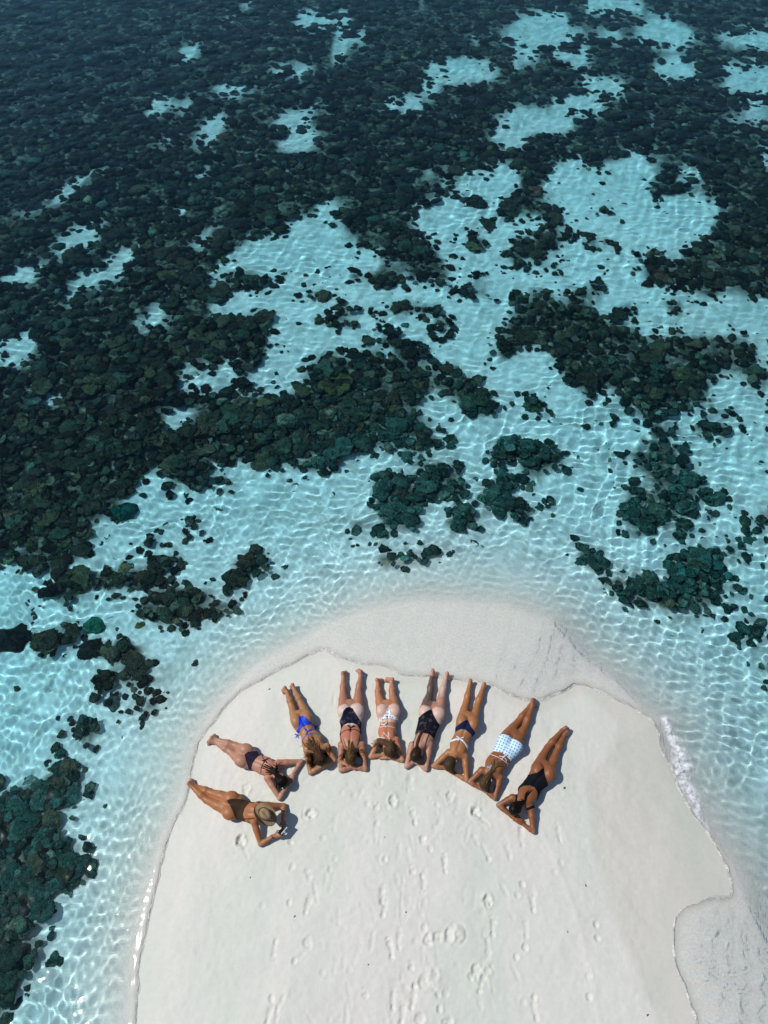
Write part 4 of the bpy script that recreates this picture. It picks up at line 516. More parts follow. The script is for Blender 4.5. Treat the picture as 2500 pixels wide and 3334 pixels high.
KN = ['rounded', 'lumpy', 'flat-topped', 'flat-topped', 'cup-shaped', 'rounded', 'flat-topped']
def region(x, y):
    if y < 1.8 and x < 0: return 'in the glinting water at the lower left edge'
    if x < -2 and y < 6.2: return 'on the reef patch left of the sandbar'
    if x > 3 and y < 7.5: return 'on the small reef patch right beyond the sandbar tip'
    if x < -1: return 'on the dense reef at the left' if y < 13 else 'on the far reef at the upper left'
    if x < 2: return 'on the middle reef beyond the sandbar tip' if y < 12 else 'on the far reef at the top middle'
    return 'on the right-hand reef beyond the sandbar' if y < 14 else 'on the far reef at the upper right'
for i in SOLO:
    o = bpy.data.objects.new('coral_head', fine_coral(int(CK[i]), int(CI[i]))); COL.objects.link(o)
    o.location = (CP[i, 0], CP[i, 1], CZ[i]); s = CS[i]; o.scale = (s, s, s * CH[i]); o.rotation_euler = (CT[i, 1], -CT[i, 0], CR[i])
    sz = 'large' if s > .19 else 'middle-sized' if s > .15 else 'small'
    lb = f'{sz} {COLN[CI[i]]} {KN[CK[i]]} coral head {region(CP[i,0], CP[i,1])}'
    tag(o, lb, 'coral', lb.replace('coral head', 'coral heads')); o.cycles.is_caustics_receiver = True
SPC = {'green': ((.02, .13, .085), 'dome', 'round emerald coral head alone on pale sand left of the sandbar'),
 'dark': ((.020, .020, .016), 'boulder', 'black knobbly coral head just below the emerald one, left of the sandbar'),
 'black': ((.012, .016, .016), 'boulder', 'big black coral boulder cut by the left edge beside pale sand'),
 'tan': ((.15, .14, .07), 'plate', 'small tan plate coral atop the dark patch left of the sandbar'),
 'yellow': ((.14, .12, .04), 'dome', 'small yellowish coral among dark ones left of the sandbar'),
 'grey': ((.07, .08, .075), 'plate', 'grey coral clump in shallow water nearest the sandbar on the left'),
 'grey2': ((.04, .075, .07), 'plate', 'grey green plate coral level with the dark-haired sunbather on the left'),
 'pale': ((.22, .30, .25), 'dome', 'pale mint coral among dark reef at the lower left'),
 'lone': ((.06, .06, .055), 'boulder', 'tiny grey coral alone in the clear shallows off the left shore'),
 'pair': ((.06, .075, .07), 'dome', 'left of two small dark corals alone on sand above the sandbar'),
 'pair2': ((.05, .065, .06), 'dome', 'right and smaller of two dark corals alone on sand above the sandbar'),
 'olive': ((.11, .11, .06), 'plate', 'large olive plate coral on the reef patch at the right of the sandbar tip'),
 'teal': ((.03, .09, .085), 'dome', 'teal coral head on pale sand right of centre above the sandbar'),
 'bigolive': ((.085, .08, .032), 'cup', 'largest olive cup coral, at the middle of the picture'),
 'orange': ((.16, .09, .05), 'dome', 'orange brown coral on the dense reef at the left'),
 'yellowish': ((.15, .13, .06), 'plate', 'yellow brown plate coral on the reef edge left of the middle'),
 'reddish': ((.12, .055, .04), 'plate', 'reddish plate coral beside a bare sand gap left of the middle'),
 'emerald': ((.01, .075, .06), 'dome', 'deep green coral mound on the reef edge at the left'),
 'khaki': ((.11, .10, .05), 'dome', 'khaki coral head at the middle of the right-hand reef'),
 'cup': ((.03, .035, .025), 'cup', 'dark cup coral at the upper right tip of the right-hand reef'),
 'mossy': ((.05, .075, .04), 'plate', 'mossy green coral on a small patch between the two nearer reefs'),
 'isl': ((.025, .035, .028), 'boulder', 'lone dark coral boulder on the sand clearing at the upper middle')}
for key, x, y, s in SPECIAL:
    col, kd, lb = SPC[key]
    v, f = coral_shape(int(abs(x * 100) + abs(y * 10)), kd, 24, 5)
    v = knobbly(v, int(abs(x * 10)))
    o = add_obj('coral_head', make_mesh('coral_head', v, f), coral_mat('coral_single', False, col), loc=(x, y, float(sand_z(np.array([x]), np.array([y]))[0]) - .02))
    s *= .9; o.scale = (s, s, s * 1.05); tag(o, lb, 'coral', None); o.cycles.is_caustics_receiver = True
# ---------------------------------------------------------------- people: each body is one implicit surface, meshed as one continuous skin
def surface_nets(F, org, h):
    s = F < 0; nx, ny, nz = F.shape
    cnt = np.zeros((nx - 1, ny - 1, nz - 1), np.int8); acc = np.zeros((nx - 1, ny - 1, nz - 1, 3), np.float32)
    sl = [slice(0, -1), slice(1, None)]
    corners = [(a, b, c) for a in (0, 1) for b in (0, 1) for c in (0, 1)]
    for a in corners:
        for ax in range(3):
            if a[ax]: continue
            b2 = list(a); b2[ax] = 1
            fa = F[sl[a[0]], sl[a[1]], sl[a[2]]]; fb = F[sl[b2[0]], sl[b2[1]], sl[b2[2]]]
            x = (fa < 0) != (fb < 0)
            t = fa[x] / (fa[x] - fb[x])
            p = np.repeat(np.array([a], np.float32), len(t), 0); p[:, ax] += t
            cnt[x] += 1; acc[x] += p
    act = cnt > 0; idx = np.full(act.shape, -1, np.int64); idx[act] = np.arange(act.sum())
    V = (acc[act] / cnt[act][:, None] + np.argwhere(act)) * h + org
    Q = []
    for ax in range(3):
        a = [slice(None)] * 3; b2 = [slice(None)] * 3; a[ax] = slice(0, -1); b2[ax] = slice(1, None)
        sa, sb = s[tuple(a)], s[tuple(b2)]; e = np.argwhere(sa != sb)
        o1, o2 = [(1, 2), (2, 0), (0, 1)][ax]
        e = e[(e[:, o1] > 0) & (e[:, o2] > 0) & (e[:, o1] < F.shape[o1] - 1) & (e[:, o2] < F.shape[o2] - 1)]
        def cell(d1, d2):
            c = e.copy(); c[:, o1] -= d1; c[:, o2] -= d2; return idx[c[:, 0], c[:, 1], c[:, 2]]
        q = np.stack([cell(1, 1), cell(0, 1), cell(0, 0), cell(1, 0)], 1)
        ins = s[e[:, 0], e[:, 1], e[:, 2]]
        q[~ins] = q[~ins][:, ::-1]; Q.append(q)
    Q = np.concatenate(Q); return V, Q[(Q >= 0).all(1)]

class Field:
    def __init__(s, lo, hi, h):
        s.h = h; s.lo = np.array(lo, float); s.n = np.ceil((np.array(hi) - s.lo) / h).astype(int) + 1
        s.F = np.full(s.n, .5, np.float32)
        s.ax = [s.lo[i] + np.arange(s.n[i]) * h for i in range(3)]
    def put(s, lo, hi, fn, k):
        m = k + .03
        a = [np.clip(np.searchsorted(s.ax[i], lo[i] - m), 0, s.n[i]) for i in range(3)]; b = [np.clip(np.searchsorted(s.ax[i], hi[i] + m), 0, s.n[i]) for i in range(3)]
        if any(b[i] - a[i] < 1 for i in range(3)): return
        P = np.stack(np.meshgrid(*[s.ax[i][a[i]:b[i]] for i in range(3)], indexing='ij'), -1)
        d = fn(P).astype(np.float32); S = s.F[a[0]:b[0], a[1]:b[1], a[2]:b[2]]
        if k < 0: return
        hh = np.clip(.5 + .5 * (S - d) / k, 0, 1); s.F[a[0]:b[0], a[1]:b[1], a[2]:b[2]] = S * (1 - hh) + d * hh - k * hh * (1 - hh)
    def cone(s, p, q, ra, rb, k=.012):
        p, q = np.array(p, float), np.array(q, float); d = q - p; L = d @ d + 1e-9
        def fn(P):
            t = np.clip(((P - p) @ d) / L, 0, 1); return np.sqrt((((P - p) - t[..., None] * d) ** 2).sum(-1)) - (ra + (rb - ra) * t)
        r = max(ra, rb); s.put(np.minimum(p, q) - r, np.maximum(p, q) + r, fn, k)
    def ell(s, c, axes, rad, k=.012):
        c = np.array(c, float); A = np.array(axes, float); rad = np.array(rad, float)
        def fn(P):
            q = (P - c) @ A.T; n0 = np.sqrt(((q / rad) ** 2).sum(-1)); n1 = np.sqrt(((q / rad ** 2) ** 2).sum(-1)) + 1e-6
            return n0 * (n0 - 1) / n1
        m = rad.max(); s.put(c - m, c + m, fn, k)
    def torso(s, pts, wid, hgt, k=.015):
        """loft of ellipses along a spine in the ground plane"""
        pts = np.array(pts, float); n = len(pts); t = np.linspace(0, n - 1, 17); C = []
        for u in t:
            i = min(int(u), n - 2); w = u - i; p0, p1, p2, p3 = [np.array([*pts[j], wid[j], hgt[j]]) for j in (max(i - 1, 0), i, i + 1, min(i + 2, n - 1))]
            C.append(.5 * (2 * p1 + (p2 - p0) * w + (2 * p0 - 5 * p1 + 4 * p2 - p3) * w * w + (3 * p1 - p0 - 3 * p2 + p3) * w ** 3))
        C = np.array(C); A = C[:-1]; B = C[1:]; D = B[:, :2] - A[:, :2]; L = (D ** 2).sum(1)
        def fn(P):
            sh = P.shape[:-1]; best = np.full(sh, 9.0); val = np.zeros(sh + (5,)); lat = np.zeros(sh); over = np.zeros(sh)
            for a, b2, d, l in zip(A, B, D, L):
                raw = ((P[..., 0] - a[0]) * d[0] + (P[..., 1] - a[1]) * d[1]) / l; t = np.clip(raw, 0, 1)
                dx = P[..., 0] - a[0] - t * d[0]; dy = P[..., 1] - a[1] - t * d[1]; q = np.hypot(dx, dy); g = q < best
                best = np.where(g, q, best); val = np.where(g[..., None], a + t[..., None] * (b2 - a), val)
            w = val[..., 3]; hgt_ = val[..., 4]; dz = P[..., 2] - val[..., 2]
            n0 = np.sqrt((best / w) ** 2 + (dz / hgt_) ** 2); n1 = np.sqrt((best / w ** 2) ** 2 + (dz / hgt_ ** 2) ** 2) + 1e-4
            groove = .011 * np.exp(-(best / .016) ** 2) * (dz > 0) * sstep(.085, .09, hgt_ * 0 + .1)
            return n0 * (n0 - 1) / n1 + groove
        r = max(wid); s.put(C[:, :3].min(0) - r, C[:, :3].max(0) + r, fn, k)
    def mesh(s): return surface_nets(s.F, s.lo, s.h)

def unit(v): v = np.array(v, float); return v / (np.linalg.norm(v) + 1e-9)

def vnormals(V, Q):
    n = np.zeros_like(V); a = V[Q[:, 2]] - V[Q[:, 0]]; b = V[Q[:, 3]] - V[Q[:, 1]]; c = np.cross(a, b)
    for i in range(4): np.add.at(n, Q[:, i], c)
    return n / (np.linalg.norm(n, axis=1, keepdims=True) + 1e-9)

def smooth_mesh(V, Q, it=2):
    E = np.unique(np.sort(np.concatenate([Q[:, [0, 1]], Q[:, [1, 2]], Q[:, [2, 3]], Q[:, [3, 0]]]), 1), axis=0)
    for _ in range(it):
        a = np.zeros_like(V); c = np.zeros(len(V))
        for x, y in ((0, 1), (1, 0)): np.add.at(a, E[:, x], V[E[:, y]]); np.add.at(c, E[:, x], 1)
        V = V * .5 + .5 * a / c[:, None]
    return V

def body_field(p, J):
    """one figure, joints J in world metres"""
    P = np.array(list(J.values())); lo = P.min(0) - .22; hi = P.max(0) + .22; lo[2] = P[:, 2].min() - .14
    f = Field(lo, hi, .0105); hw, ww = p['hw'], p['ww']
    up = np.array([0, 0, 1.0])
    spine = unit(J['waist'] - J['pelvis']); side = unit(J['hipB'] - J['hipA']); side[2] = 0
    crotch = (J['hipA'] + J['hipB']) / 2 - spine * .02
    sw = np.linalg.norm((J['shB'] - J['shA'])[:2]) / 2
    pts = [crotch, J['pelvis'], J['pelvis'] * .45 + J['waist'] * .55, J['waist'], J['chest'], J['neck'] * .75 + J['chest'] * .25]
    f.torso(pts, [hw * .74, hw * .93, hw * .80, ww * .93, max(.15, min(.185, sw + .01)), .10], [.085, .10, .088, .082, .097, .062])
    # seat
    for sgn in (-1, 1):
        c = J['pelvis'] + side * sgn * hw * .47 - spine * .035 + up * .042
        f.ell(c, [side, unit(np.cross(up, side)), up], [hw * .50, .125, .085], k=.014)
    for s in 'AB':
        hip, kn, an = J['hip' + s], J['knee' + s], J['ankle' + s]; ax = unit(an - kn)
        r0 = hw * .43
        f.cone(hip, hip * .45 + kn * .55, r0, r0 * .80, .02); f.cone(hip * .45 + kn * .55, kn, r0 * .80, .057, .02)
        calf = kn * .66 + an * .34 + up * .012
        f.cone(kn, calf, .054, .058, .02); f.cone(calf, kn * .3 + an * .7, .058, .041, .02); f.cone(kn * .3 + an * .7, an, .041, .034, .015)
        he, to = J['heel' + s], J['toe' + s]
        f.cone(an, he, .033, .030, .015); ball = he * .3 + to * .7; f.cone(he, ball, .029, .033, .015); f.cone(an, ball, .03, .028, .02)
        fw = unit(to - he); sd = unit(np.cross(fw, up) + 1e-6)
        for q in range(5):
            b0 = ball + sd * (q - 2) * .0165; f.cone(b0, b0 + fw * (.05 - .006 * q), .013, .0115 if q else .0145, .008)
    # shoulders, neck, arms
    nk, hd = J['neck'], J['head']
    for s in 'AB':
        sh, el, wr = J['sh' + s], J['elbow' + s], J['wrist' + s]
        f.cone(nk, sh, .052, .054, .03)
        f.ell(J['chest'] * .55 + sh * .45 + up * .035, [spine, unit(np.cross(up, spine)), up], [.085, .055, .05], .03)
        d = el - sh
        f.cone(sh, sh + d * .35, .054, .050, .02); f.cone(sh + d * .35, el, .050, .037, .018)
        d = wr - el; f.cone(el, el + d * .3, .038, .040, .014); f.cone(el + d * .3, wr, .040, .026, .012)
    crown = unit(p.get('crown', [*(hd - nk)[:2] / np.linalg.norm((hd - nk)[:2]), .12])); face = np.array(p['face'], float)
    face = unit(face - crown * (face @ crown)); ear = np.cross(crown, face)
    base = hd - crown * .075 - face * .02
    f.cone(nk, base, .056, .052, .02)
    f.ell(hd + crown * .015 - face * .012, [crown, face, ear], [.098, .096, .076], .012)                 # skull
    f.ell(hd - crown * .055 + face * .035, [crown, face, ear], [.062, .058, .055], .02)                  # jaw
    f.ell(hd - crown * .098 + face * .062, [crown, face, ear], [.018, .02, .022], .015)                  # chin
    f.cone(hd + crown * .0 + face * .082, hd - crown * .038 + face * .106, .009, .013, .012)             # nose
    f.ell(hd + crown * .018 + face * .08, [crown, face, ear], [.012, .014, .05], .012)                   # brow
    f.ell(hd - crown * .064 + face * .088, [crown, face, ear], [.010, .010, .024], .006)                 # lips
    for e in (-1, 1):
        f.ell(hd - crown * .004 + face * .078 + ear * e * .031, [crown, face, ear], [.010, .012, .015], .006)   # closed lids
        f.ell(hd - crown * .012 - face * .008 + ear * e * .078, [crown, face, ear], [.030, .018, .009], .006)   # ears
    return f, crown, face, ear

def hand_mesh(wr, tip, other, grip=False):
    """palm, four fingers of unequal length and a thumb that leaves the side of the palm"""
    d = unit(tip - wr); L = .172
    up = np.array([0, 0, 1.0]); sd = unit(np.cross(d, up)); nrm = np.cross(sd, d)
    if (other - wr) @ sd < 0: sd = -sd                                      # thumb towards the head
    f = Field(np.minimum(wr, wr + d * L) - .075, np.maximum(wr, wr + d * L) + .075, .0048)
    f.cone(wr - d * .03, wr + d * .02, .026, .026, .01)
    f.ell(wr + d * .052, [d, sd, nrm], [.052, .040, .0165], .012)
    for q, (o, ln) in enumerate([(.029, .070), (.010, .079), (-.009, .074), (-.027, .058)]):
        b = wr + d * .088 + sd * o; dd = unit(d + sd * o * 1.6); cu = .55 if grip else .16
        m1 = b + dd * ln * .42 - nrm * ln * .08; m2 = m1 + unit(dd - nrm * (1.2 if grip else cu)) * ln * .32; e = m2 + unit(dd - nrm * (3.0 if grip else cu * 2.2)) * ln * .3
        f.cone(b, m1, .0098, .0088, .003); f.cone(m1, m2, .0088, .0080, .003); f.cone(m2, e, .0080, .0068, .003)
    b = wr + d * .032 + sd * .032; m1 = b + unit(d * .75 + sd * .7) * .034; e = m1 + unit(d + sd * .2 - nrm * (.8 if grip else .1)) * .032
    f.cone(b, m1, .0125, .0105, .006); f.cone(m1, e, .0105, .008, .004)
    return f.mesh()

def clip_cloth(V, Q, Nn, g, off, inner=-.003):
    """the part of the skin where g < 0, lifted off the body, with a hem"""
    T = np.concatenate([Q[:, [0, 1, 2]], Q[:, [0, 2, 3]]]); T = T[(g[T] < 0).any(1)]
    verts, norms, faces, cache = [], [], [], {}
    def vid(i):
        if i not in cache: cache[i] = len(verts); verts.append(V[i]); norms.append(Nn[i])
        return cache[i]
    def eid(i, j):
        key = (min(i, j), max(i, j))
        if key not in cache:
            t = g[key[0]] / (g[key[0]] - g[key[1]]); cache[key] = len(verts)
            verts.append(V[key[0]] * (1 - t) + V[key[1]] * t); norms.append(unit(Nn[key[0]] * (1 - t) + Nn[key[1]] * t))
        return cache[key]
    for tri in T.tolist():
        poly = []
        for a, b in ((0, 1), (1, 2), (2, 0)):
            i, j = tri[a], tri[b]
            if g[i] < 0: poly.append(vid(i))
            if (g[i] < 0) != (g[j] < 0): poly.append(eid(i, j))
        for q in range(1, len(poly) - 1): faces.append((poly[0], poly[q], poly[q + 1]))
    if not faces: return None
    verts = np.array(verts); norms = np.array(norms); faces = np.array(faces)
    faces = faces[(faces[:, 0] != faces[:, 1]) & (faces[:, 1] != faces[:, 2]) & (faces[:, 0] != faces[:, 2])]
    E = np.concatenate([faces[:, [0, 1]], faces[:, [1, 2]], faces[:, [2, 0]]]); key = np.sort(E, 1)
    u, inv, ct = np.unique(key, axis=0, return_inverse=True, return_counts=True); B = E[ct[inv.ravel()] == 1]
    n = len(verts); outer = verts + norms * off; inn = verts + norms * inner
    rim = np.concatenate([np.stack([B[:, 1], B[:, 0], B[:, 0] + n], 1), np.stack([B[:, 1], B[:, 0] + n, B[:, 1] + n], 1)])
    return np.concatenate([outer, inn]), np.concatenate([faces, rim])

def tube(path, rad, seg=5):
    """swept tube along path, rad per point; returns verts, quads"""
    path = np.array(path, float); n = len(path); rad = np.broadcast_to(np.array(rad, float), (n,))
    tn = np.gradient(path, axis=0); tn /= np.linalg.norm(tn, axis=1, keepdims=True) + 1e-9
    a = np.cross(tn, [0, 0, 1.0]); bad = np.linalg.norm(a, axis=1) < .05; a[bad] = np.cross(tn[bad], [1.0, 0, 0]); a /= np.linalg.norm(a, axis=1, keepdims=True); b = np.cross(tn, a)
    th = np.arange(seg) * 2 * math.pi / seg
    V = path[:, None] + rad[:, None, None] * (a[:, None] * np.cos(th)[None, :, None] + b[:, None] * np.sin(th)[None, :, None])
    F = []
    for i in range(n - 1):
        for j in range(seg): F.append((i * seg + j, i * seg + (j + 1) % seg, (i + 1) * seg + (j + 1) % seg, (i + 1) * seg + j))
    return V.reshape(-1, 3), np.array(F)

class Parts:
    def __init__(s): s.V, s.F, s.C, s.n = [], [], [], 0
    def add(s, v, f, c=None):
        s.V.append(v); s.F.append(np.asarray(f) + s.n); s.n += len(v)
        if c is not None: s.C.append(np.repeat(np.array([c]), len(v), 0) if np.ndim(c) == 1 else c)
    def mesh(s, name):
        V = np.concatenate(s.V); fs = []
        for f in s.F: fs += [tuple(x) for x in f.tolist()]
        me = make_mesh(name, V, fs)
        if s.C: col_attr(me, 'Col', np.concatenate(s.C))
        return me

def bez(pts, n):
    pts = np.array(pts, float); k = len(pts); t = np.linspace(0, k - 1, n); out = []
    for u in t:
        i = min(int(u), k - 2); w = u - i; p0, p1, p2, p3 = pts[max(i - 1, 0)], pts[i], pts[i + 1], pts[min(i + 2, k - 1)]
        out.append(.5 * (2 * p1 + (p2 - p0) * w + (2 * p0 - 5 * p1 + 4 * p2 - p3) * w * w + (3 * p1 - p0 - 3 * p2 + p3) * w ** 3))
    return np.array(out)

# ---- skin, hair and cloth materials
m, nt, b = new_mat('skin'); k = N(nt); O = k.vec()
sk_n = k.noise(9, 4, O); sk_f = k.noise(120, 3, O)
base = k.attr('Col').outputs['Color']
c = k.mix(sk_n.outputs[0], k.mix(1.0, base, (.88, .85, .84), 'MULTIPLY'), k.mix(1.0, base, (1.10, 1.10, 1.08), 'MULTIPLY'))
mk = k.n('SeparateColor'); k.l(k.attr('Mask').outputs['Color'], mk.inputs[0])
dn = k.noise(75, 5, O, .7)
dust = k.math('MULTIPLY', mk.outputs[0], k.ramp(dn.outputs[0], [(.38, (0, 0, 0)), (.62, (1, 1, 1))]).outputs[0])
c = k.mix(k.math('MULTIPLY', dust, .75), c, (.60, .55, .50))
tv = k.n('TexVoronoi', feature='DISTANCE_TO_EDGE'); tv.inputs['Scale'].default_value = 30; tw = k.noise(14, 3, O)
ta = k.n('VectorMath', operation='ADD'); k.l(O, ta.inputs[0]); k.l(tw.outputs[1], ta.inputs[1]); k.l(ta.outputs[0], tv.inputs['Vector'])
ink = k.ramp(k.math('ADD', k.math('MULTIPLY', tv.outputs[0], 1.6), k.math('MULTIPLY', tw.outputs[0], .35)), [(.16, (1, 1, 1)), (.34, (.55, .55, .55)), (.48, (.9, .9, .9))])
c = k.mix(k.math('MULTIPLY', mk.outputs[1], ink.outputs[0]), c, (.035, .032, .04))
k.l(c, b.inputs['Base Color']); b.inputs['Roughness'].default_value = .46; b.inputs['Specular IOR Level'].default_value = .32
b.inputs['Subsurface Weight'].default_value = .06; b.inputs['Subsurface Radius'].default_value = (.012, .005, .003); b.inputs['Subsurface Scale'].default_value = 1.0
k.l(k.bump(sk_f.outputs[0], .12, .002), b.inputs['Normal']); SKIN = m

m, nt, b = new_mat('hair'); k = N(nt); O = k.vec(); hz = k.noise(150, 3, O)
base = k.attr('Col').outputs['Color']
k.l(k.mix(hz.outputs[0], k.mix(1.0, base, (.30, .27, .24), 'MULTIPLY'), k.mix(1.0, base, (1.05, .92, .78), 'MULTIPLY')), b.inputs['Base Color'])
b.inputs['Roughness'].default_value = .42; b.inputs['Specular IOR Level'].default_value = .12; k.l(k.bump(hz.outputs[0], .4, .004), b.inputs['Normal']); HAIR = m

def sandy(name, col):
    m, nt, b = new_mat(name); k = N(nt); O = k.vec(); a = k.noise(11, 3, O); d2 = k.noise(170, 3, O, .7)
    s = k.math('MULTIPLY', k.ramp(a.outputs[0], [(.54, (0, 0, 0)), (.72, (1, 1, 1))]).outputs[0], k.ramp(d2.outputs[0], [(.5, (0, 0, 0)), (.6, (1, 1, 1))]).outputs[0])
    k.l(k.mix(s, col, (.36, .33, .31)), b.inputs['Base Color']); b.inputs['Roughness'].default_value = .8; b.inputs['Specular IOR Level'].default_value = .1; return m
def patterned(name, kind):
    m, nt, b = new_mat(name); k = N(nt); O = k.vec()
    if kind == 'check':
        ch = k.n('TexChecker'); ch.inputs['Scale'].default_value = 34; rt = k.n('Mapping'); rt.inputs['Rotation'].default_value = (0, 0, .75); k.l(O, rt.inputs[0]); k.l(rt.outputs[0], ch.inputs[0])
        ch.inputs[1].default_value = (.78, .8, .84, 1); ch.inputs[2].default_value = (.02, .06, .30, 1)
        vz = k.n('TexVoronoi', voronoi_dimensions='2D'); vz.inputs['Scale'].default_value = 26; k.l(rt.outputs[0], vz.inputs['Vector'])
        c = k.mix(k.math('GREATER_THAN', vz.outputs[0], .40), ch.outputs[0], (.78, .8, .84))
    else:
        vz = k.n('TexVoronoi'); vz.voronoi_dimensions = '2D'; vz.inputs['Scale'].default_value = 21; vz.inputs['Randomness'].default_value = .12; rt = k.n('Mapping'); rt.inputs['Rotation'].default_value = (0, 0, .5); rt.inputs['Scale'].default_value = (1, 1, .2); k.l(O, rt.inputs[0]); k.l(rt.outputs[0], vz.inputs['Vector'])
        c = k.mix(k.ramp(vz.outputs[0], [(.20, (1, 1, 1)), (.36, (0, 0, 0))]).outputs[0], (.58, .74, .87), (.12, .33, .62))
    k.l(c, b.inputs['Base Color']); b.inputs['Roughness'].default_value = .75; b.inputs['Specular IOR Level'].default_value = .2
    return m
MAT = dict(brown=simple_mat('brown_swimwear', (.042, .024, .013), .8, spec=.12), plum=simple_mat('plum_swimwear', (.022, .014, .03), .8, spec=.12), royal=simple_mat('royal_blue_swimwear', (.004, .045, .55), .5),
    navy=simple_mat('navy_swimwear', (.007, .009, .024), .8, spec=.1), navy2=simple_mat('navy_bikini', (.006, .013, .05), .8, spec=.12), navysand=sandy('sandy_navy_swimwear', (.007, .009, .026)), blacksand=sandy('sandy_black_swimwear', (.006, .007, .014)),
    black=simple_mat('black_swimwear', (.005, .006, .010), .8, spec=.1), white=simple_mat('white_swimwear', (.68, .70, .76), .7), bluewhite=simple_mat('blue_white_tie', (.35, .45, .7), .7),
    check=patterned('checked_swimwear', 'check'), dots=patterned('dotted_swimwear', 'dots'), pinkband=simple_mat('pale_bracelet', (.5, .32, .28), .4), grey=simple_mat('grey_bracelet', (.25, .24, .23), .4))

def inside(poly, V, soft=.008):
    return sstep(soft, -soft, poly_sd(poly, V[:, 0], V[:, 1]))

def build_person(p):
    J = {n: np.array([x, y, z + float(sand_z(np.array([x]), np.array([y]))[0])]) for n, (x, y, z) in p['J'].items()}
    f, crown, face, ear = body_field(p, J)
    V, Q = f.mesh(); V = smooth_mesh(V, Q, 1); nb = len(V)
    grip = p['id'] == 'hat'
    bodyV, bodyQ = V, Q
    for s in 'AB':
        hv, hq = hand_mesh(J['wrist' + s], J['hand' + s], J['head'], grip); Q = np.concatenate([Q, hq + len(V)]); V = np.concatenate([V, hv])
    Nn = vnormals(bodyV, bodyQ)
    # colours that belong to the skin: tan, tan lines, sunburn, ink, soles
    C = np.repeat(np.array([p['skin']]) * .90, len(V), 0); M = np.zeros((len(V), 3)); up = V[:, 2] - J['pelvis'][2]
    def blend(w, col):
        nonlocal C
        C = C * (1 - w[:, None]) + np.array(col) * w[:, None]
    if 'red' in p: blend(inside(p['red'], V, .05) * .6, np.array(p['skin']) * [1.12, .80, .80])
    if 'pale' in p: blend(inside(p['pale'], V, .008) * .85, (.60, .43, .36))
    if 'dust' in p: M[:, 0] = inside(p['dust'], V, .03)
    for s in 'AB':
        for jn in ('elbow', 'toe'): M[:, 0] = np.maximum(M[:, 0], .55 * np.exp(-(np.linalg.norm(V - J[jn + s], axis=1) / .05) ** 2))
        blend(np.exp(-(np.linalg.norm(V - (J['heel' + s] * .6 + J['toe' + s] * .4), axis=1) / .065) ** 2) * .75, np.array(p['skin']) * .45 + np.array([.30, .13, .11]))
    if 'tat' in p: M[:, 1] = inside(p['tat'], V, .012)
    if p.get('tat2'): M[:, 1] = .5 * np.exp(-(np.linalg.norm(V - (J['shA'] * .45 + J['elbowA'] * .55), axis=1) / .045) ** 2)
    blend(np.exp(-(np.linalg.norm(V - (J['head'] - crown * .064 + face * .088), axis=1) / .02) ** 2) * .8, (.42, .12, .10))
    ax = unit((J['waist'] - J['pelvis'])[:2])
    org = np.array([J['pelvis'][0], J['pelvis'][1], float(sand_z(J['pelvis'][:1], J['pelvis'][1:2])[0])])
    me = make_mesh('person', V - org, Q); col_attr(me, 'Col', np.clip(C, 0, 1)); col_attr(me, 'Mask', M)
    body = tag(add_obj('person', me, SKIN, loc=org), p['label'], 'person', 'people lying in an arc on the sandbar')
    bvh = BVHTree.FromPolygons(bodyV.tolist(), bodyQ.tolist())
    def top(x, y, lift):
        h = bvh.ray_cast(Vector((x, y, 3)), Vector((0, 0, -1)))
        z0 = float(sand_z(np.array([x]), np.array([y]))[0])
        return (h[0].z if h[0] is not None else z0) + lift
    def child(name, me, mat): return add_obj(name, me, mat, body)
    # swimwear
    for cl in p['cloth']:
        g = poly_sd(cl['poly'], bodyV[:, 0], bodyV[:, 1])
        arm = np.full(len(bodyV), 9.0)
        for s in 'AB':
            for a, b2 in (('sh', 'elbow'), ('elbow', 'wrist')):
                a, b2 = J[a + s], J[b2 + s]; d = b2 - a; t = np.clip(((bodyV - a) @ d) / (d @ d), 0.15, 1); arm = np.minimum(arm, np.linalg.norm(bodyV - a - t[:, None] * d, axis=1))
        g = np.where((arm < .06) & (cl['name'] != 'bikini_bottom'), np.maximum(g, .02), g)
        r = clip_cloth(bodyV, bodyQ, Nn, g, .0055)
        if r: child(cl['name'], make_mesh(cl['name'], r[0] - org, r[1]), MAT[cl['mat']])
    for st in p['straps']:
        pt = Parts()
        if 'bow' in st:
            x, y = st['pts'][0]; s = st['bow']; z = top(x, y, .008); rr = np.random.default_rng(int(abs(x * 999)))
            for a, ln, lp in ((.6, 1, 1), (2.6, .9, 1), (-1.2, 1.1, 0), (-2.0, .9, 0)):
                a += rr.normal(0, .25); q = []
                for t in np.linspace(0, 1, 9):
                    rad = s * ln * (math.sin(t * math.pi) if lp else t); an = a + (.5 * (t - .5) if lp else .3 * math.sin(t * 3))
                    xx, yy = x + rad * math.cos(an), y + rad * math.sin(an); q.append((xx, yy, top(xx, yy, .009 + .012 * math.sin(t * math.pi) * lp)))
                pt.add(*tube(q, .005, 5))
            pt.add(*tube([(x - .008, y, z), (x, y, z + .006), (x + .008, y, z)], .009, 6))
            child('tie_bow', pt.mesh('tie_bow'), MAT[st['mat']])
        else:
            q = bez(st['pts'], 8 * (len(st['pts']) - 1) + 1); q = [(x, y, top(x, y, st['r'] * .5)) for x, y in q]
            zz = np.array([a[2] for a in q]); zz = np.convolve(np.r_[zz[0], zz[0], zz, zz[-1], zz[-1]], np.ones(5) / 5, 'valid')
            q = [(x, y, max(z, zq)) for (x, y, z), zq in zip(q, zz)]
            pt.add(*tube(q, st['r'], 6)); child('strap', pt.mesh('strap'), MAT[st['mat']])
